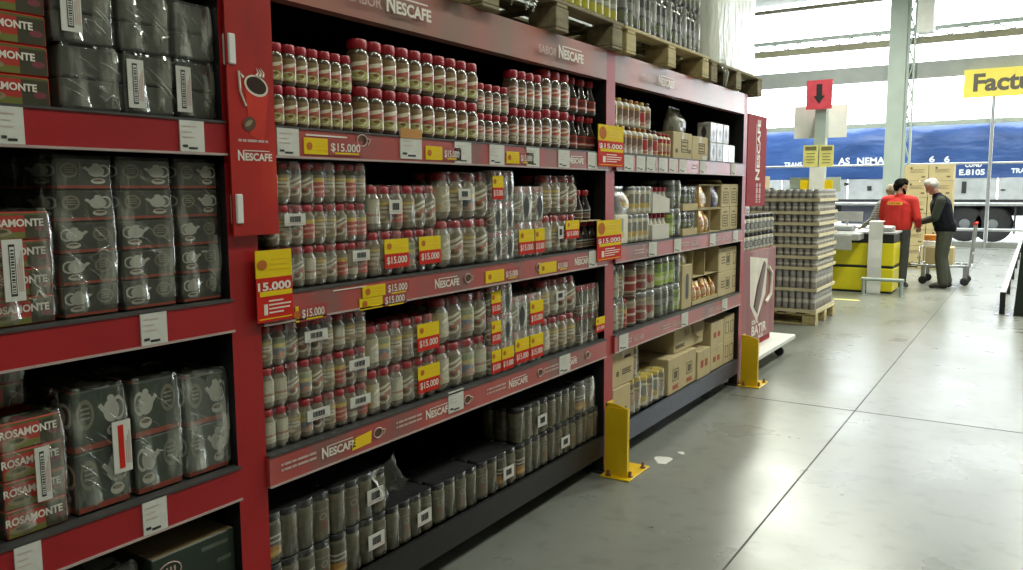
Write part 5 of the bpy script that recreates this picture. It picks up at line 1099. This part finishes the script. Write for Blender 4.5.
t = thing('goods_pack', 'small orange and white pack on top of the trolley carton', 'pack', (-1.44, 14.82, .603), .1, None, MB().cbox(-.10, .10, 0, .16, 0, .10, M['white'], .01).cbox(-.09, .09, .01, .15, .10, .20, mat('orange_pack', (.65, .22, .03), .4), .01).mesh('goods_pack'))
# ------------------------------------------------------------------ people
M['skin'] = mat('skin', (.42, .25, .17), .5, var=.06); M['hairdark'] = mat('dark_hair', (.006, .005, .004), .9, spec=.1); M['hairgrey'] = mat('grey_hair', (.48, .47, .43), .6); M['hairbrown'] = mat('greying_brown_hair', (.26, .20, .14), .6)
M['redcloth'] = mat('red_sweatshirt', (.52, .018, .014), .8, bump=.2, bscale=14); M['trouser'] = mat('dark_grey_trousers', (.045, .047, .048), .85, bump=.2, bscale=14)
M['navy'] = mat('navy_vest', (.003, .004, .009), .8, spec=.2, bump=.3, bscale=10); M['olive'] = mat('grey_green_cloth', (.060, .066, .050), .85, bump=.2, bscale=14); M['sleeve'] = mat('dark_green_grey_sleeve', (.028, .036, .028), .85, bump=.2, bscale=14)
M['shoe'] = mat('dark_shoe', (.02, .017, .015), .5); M['eye'] = mat('eye_dark', (.02, .015, .01), .3); M['lip'] = mat('lip', (.36, .15, .12), .5)
mstripe, nt, p, o = new_mat('striped_cloth'); tc = nd(nt, 'ShaderNodeTexCoord'); wv = nd(nt, 'ShaderNodeTexWave'); wv.inputs['Scale'].default_value = 11; wv.bands_direction = 'Z'; nt.links.new(tc.outputs['Object'], wv.inputs['Vector']); nt.links.new(ramp(nt, wv.outputs['Fac'], [(.45, (.06, .06, .07)), (.55, (.42, .42, .42))]), p.inputs['Base Color']); p.inputs['Roughness'].default_value = .85
def lerp(a, b, t_): return tuple(a[i]+(b[i]-a[i])*t_ for i in range(3))
def hand(wrist, elbow, side, curl=.5, palm=(0, 0, -1)):
    """palm, four unequal bent fingers and a thumb leaving the side of the palm"""
    w = Vector(wrist); d = (w-Vector(elbow)).normalized(); pn = Vector(palm); pn = (pn-d*pn.dot(d)).normalized(); s_ = d.cross(pn)*side
    caps = [(w, .026, w+d*.03, .028)]
    for k in (-1, 0, 1): caps.append((w+d*.025+s_*.02*k, .017, w+d*.085+s_*.023*k, .014))
    for k, (ln) in enumerate((.068, .078, .072, .055)):
        b = w+d*.088+s_*(.030-.020*k); m1 = b+d*ln*.45+pn*ln*.12*curl*2; m2 = m1+d*ln*.25*(1-curl*.5)+pn*ln*.35*curl*1.6; e = m2+d*ln*.12*(1-curl)+pn*ln*.25*curl*1.4
        caps += [(b, .0095, m1, .009), (m1, .009, m2, .0085), (m2, .0085, e, .0075)]
    b = w+d*.03+s_*.03; m1 = b+d*.03+s_*.028+pn*.012; e = m1+d*.032+pn*.02-s_*.004
    return caps+[(b, .013, m1, .011), (m1, .011, e, .009)]
def person(label, loc, rz, H, head, arms, legs, lean, mats, hair, hips=.09, sh=.185, belly=0, bulk=1.0, bag=1.0):
    P_ = thing('person', label, 'person', loc, rz); s = H/1.70
    def V3(x, y, z): return Vector((x*s, y*s, z*s))
    hip = V3(0, 0, .90); chest = V3(0, lean*.6, 1.28); neck = V3(0, lean, 1.44); hc = neck+V3(0, head[0], .135)
    hy, hp = head[1], head[2]       # head turn and nod
    R = Matrix.Rotation(hy, 3, 'Z') @ Matrix.Rotation(-hp, 3, 'X')
    def hd(x, y, z): return hc+R @ V3(x, y, z)
    body = [(hip+V3(-.07, 0, 0), .10*s, hip+V3(.07, 0, 0), .10*s), (hip, .11*s, chest, .115*s), (chest+V3(-.07, 0, 0), .10*s, chest+V3(.07, 0, 0), .10*s), (chest+V3(-.12, 0, .08), .065*s, chest+V3(.12, 0, .08), .065*s), (chest, .09*s, neck, .058*s), (neck, .055*s, hd(0, -.01, -.05), .054*s)]
    body += [(hd(0, -.015, .03), .083*s, hd(0, .005, .025), .080*s), (hd(0, .02, -.02), .066*s, hd(0, .055, -.075), .036*s), (hd(0, .088, .005), .009*s, hd(0, .103, -.028), .0135*s), (hd(-.03, .076, .028), .013*s, hd(.03, .076, .028), .013*s), (hd(-.018, .082, -.056), .010*s, hd(.018, .082, -.056), .010*s)]
    for k in (-1, 1): body += [(hd(.082*k, -.008, .02), .014*s, hd(.078*k, -.002, -.025), .010*s)]
    top = []; low = []; shoes = []
    top += [(hip+V3(.085*k, 0, .08), .112*s, chest+V3(.085*k, 0, -.05), .115*s) for k in (-1, 1)]
    top += [(hip+V3(-.06, 0, .06), (.118+belly*.5)*s, hip+V3(.06, 0, .06), (.118+belly*.5)*s), (hip+V3(0, belly, .12), .128*s, chest, .13*s), (chest+V3(-.08, 0, 0), .115*s, chest+V3(.08, 0, 0), .115*s), (chest+V3(-sh*.72, 0, .085), .075*s, chest+V3(sh*.72, 0, .085), .075*s), (chest, .10*s, neck+V3(0, 0, -.02), .066*s)]
    sl = []
    for k, a in zip((-1, 1), arms):
        S_ = chest+V3(sh*k, 0, .08); E_ = V3(*a[0]); W_ = V3(*a[1])
        body += [(S_, .050*s, E_, .040*s), (E_, .038*s, W_, .027*s)]; body += hand(W_, E_, k if len(a) < 4 else a[3], a[2], (-.3*k, .25, -1) if len(a) < 5 else a[4])
        c = lerp(E_, W_, .93); sl += [(S_, .067*s, E_, .056*s), (E_, .055*s, c, .043*s)]
    for k, l in zip((-1, 1), legs):
        Hp = hip+V3(.09*k, 0, -.02); K_ = V3(*l[0]); A_ = V3(*l[1]); T_ = V3(*l[2])
        body += [(Hp, .085*s, K_, .056*s), (K_, .054*s, A_, .038*s), (A_, .038*s, T_, .03*s)]
        low += [(Hp, .102*s, K_, .075*s), (K_, .074*s, A_+V3(0, 0, .02), .064*s)]
        shoes += [(A_+V3(0, -.03, -.035), .045*s, lerp(A_, T_, .6), .044*s), (lerp(A_, T_, .6), .044*s, T_, .036*s)]
    low += [(hip+V3(-.07, 0, 0), .116*s, hip+V3(.07, 0, 0), .116*s)]
    top = [(a, ra*bulk, b, rb*bulk) for a, ra, b, rb in top]; sl = [(a, ra*(1+bulk)/2, b, rb*(1+bulk)/2) for a, ra, b, rb in sl]; low = [(a, ra*bag, b, rb*bag) for a, ra, b, rb in low]
    blob('body', body, M['skin'], P_, .0065, 2)
    if 'sleeves' in mats: blob('vest', top, mats['top'], P_, .011); blob('shirt_sleeves', sl, mats['sleeves'], P_, .011)
    else: blob('top_garment', top+sl, mats['top'], P_, .011)
    blob('trousers', low, mats['low'], P_, .011); sob = blob('shoes', shoes, M['shoe'], P_, .009, 2)
    hm = [(hd(*a), ra*s, hd(*b), rb*s) for a, ra, b, rb in hair]; blob('hair', hm, mats['hair'], P_, .008, 2)
    e = MB()
    for k in (-1, 1): e.ball(hd(.031*k, .081, .012), .0085*s, M['eye'], 8, 6)
    e.build('eyes', P_); e = MB(); e.tube([hd(-.022, .090, -.05), hd(0, .094, -.052), hd(.022, .090, -.05)], .004*s, M['lip'], 5); e.build('mouth', P_)
    return P_
hs = [((0, -.03, .05), .080, (0, .03, .072), .070), ((-.045, -.03, .03), .055, (.045, -.03, .03), .055), ((0, -.06, .0), .062, (0, -.055, -.035), .05), ((-.05, .035, .065), .035, (.05, .035, .065), .035)]
stand = (((-.10, .02, .48), (-.10, -.01, .085), (-.12, .13, .035)), ((.10, .02, .48), (.10, -.01, .085), (.12, .13, .035)))
beard = [((-.05, .05, -.06), .022, (0, .078, -.088), .026), ((.05, .05, -.06), .022, (0, .078, -.088), .026), ((-.066, .015, -.03), .017, (-.055, .045, -.06), .02), ((.066, .015, -.03), .017, (.055, .045, -.06), .02)]
pr_ = person('bearded person in a red sweatshirt standing with back turned beside the checkout', (-1.825, 14.0, 0), -.25, 1.70, (.02, -.75, .18), (((-.27, .06, 1.10), (-.20, .30, 1.02), .5), ((.29, -.02, 1.10), (.235, .19, .97), .5)), stand, .02, {'top': M['redcloth'], 'low': M['trouser'], 'hair': M['hairdark']}, hs+beard, sh=.215, bulk=1.14, bag=1.05)
q = MB().box(-.11, .11, -.003, 0, 0, .045, mat('yellow_patch', (.70, .52, .06), .6))
for i, ww in enumerate((.02, .03, .025, .035, .02)): q.box(-.085+.036*i, -.085+.036*i+ww*.8, -.0045, -.003, .012, .033, M['stred'])
q.build('back_print', pr_, (0, -.150, 1.30))
hg = [((0, -.035, .045), .080, (0, .012, .070), .070), ((-.045, -.03, .02), .056, (.045, -.03, .02), .056), ((0, -.06, .0), .058, (0, -.055, -.03), .045)]
pm = person('older grey-haired person in a dark vest looking down at something in both hands', (-1.19, 14.28, 0), PI/2+.06, 1.70, (.085, 0, .6), (((-.20, .14, 1.10), (-.06, .33, 1.03), .7), ((.20, .14, 1.10), (.06, .33, 1.03), .7)),
    (((-.10, .04, .48), (-.10, -.01, .085), (-.11, .15, .035)), ((.10, .03, .48), (.10, -.06, .085), (.11, .09, .035))), .13, {'top': M['navy'], 'sleeves': M['sleeve'], 'low': M['olive'], 'hair': M['hairgrey']}, hg, belly=.03, sh=.20, bulk=1.24, bag=1.2)
blob('collar', [((-.045, .075, 1.40), .03, (.045, .075, 1.40), .03)], M['whitecard'], pm, .008)
t = thing('mobile_phone', 'small dark phone held in both hands by the older shopper', 'phone', (-1.59, 14.25, 1.005), PI/2, None, MB().cbox(-.04, .04, -.06, .06, 0, .012, M['ink'], .004).mesh('mobile_phone'))
person('person in a striped top half hidden behind the red sweatshirt', (-2.03, 14.75, 0), .5, 1.62, (.02, 0, .3), (((-.28, .10, 1.08), (-.36, .28, .98), .5), ((.26, .06, 1.08), (.20, .28, 1.0), .5)), stand, .03, {'top': mstripe, 'low': M['trouser'], 'hair': M['hairbrown']}, hg)
# ------------------------------------------------------------------ light
W_ = bpy.data.worlds.new('sky'); SC.world = W_; W_.use_nodes = True; bg = W_.node_tree.nodes['Background']
bg.inputs[0].default_value = (.90, .96, 1.0, 1); bg.inputs[1].default_value = 5.5
M['tube'] = emit_mat('lamp_tube', (.95, 1, .88), 3)
def lamp(i, x, y, power, lx=.5, ly=2.4):
    t = thing('ceiling_lamp', f'white fluorescent ceiling fitting, {i} along the aisle, the seventh an added fill', 'lamp', (x, y, ZC-.16), 0, 'ceiling fittings')
    MB().cbox(-lx/2, lx/2, -ly/2, ly/2, .06, .159, M['white'], .01).build('housing', t)
    for k in (-1, 1): MB().tube([(k*.12, -ly/2+.05, .035), (k*.12, ly/2-.05, .035)], .014, M['tube'], 8).build('tube', t)
    l = bpy.data.lights.new('lamp', 'AREA'); l.shape = 'RECTANGLE'; l.size = lx; l.size_y = ly; l.energy = power; l.color = (.97, 1, .86)
    o = bpy.data.objects.new('lamp_light', l); COL.objects.link(o); o.parent = t; o.location = (0, 0, -.0)
for i, (x, y, pw) in enumerate(((1.6, 1.5, 45), (1.8, 6.5, 105), (1.2, 11.5, 300), (-2.5, 14.5, 300), (1.2, 18.5, 300), (-5, 19.5, 300), (2.4, -1.6, 55))): lamp(ORD[i], x, y, pw)  # last fitting is added as fill from behind the camera
VS = SC.view_settings; SC.display_settings.display_device = 'sRGB'; VS.view_transform = 'Standard'; VS.look = 'None'; VS.exposure = .75; VS.gamma = 1; VS.use_curve_mapping = False
SC.cycles.transparent_max_bounces = 24; SC.cycles.max_bounces = 8; SC.cycles.use_denoising = True
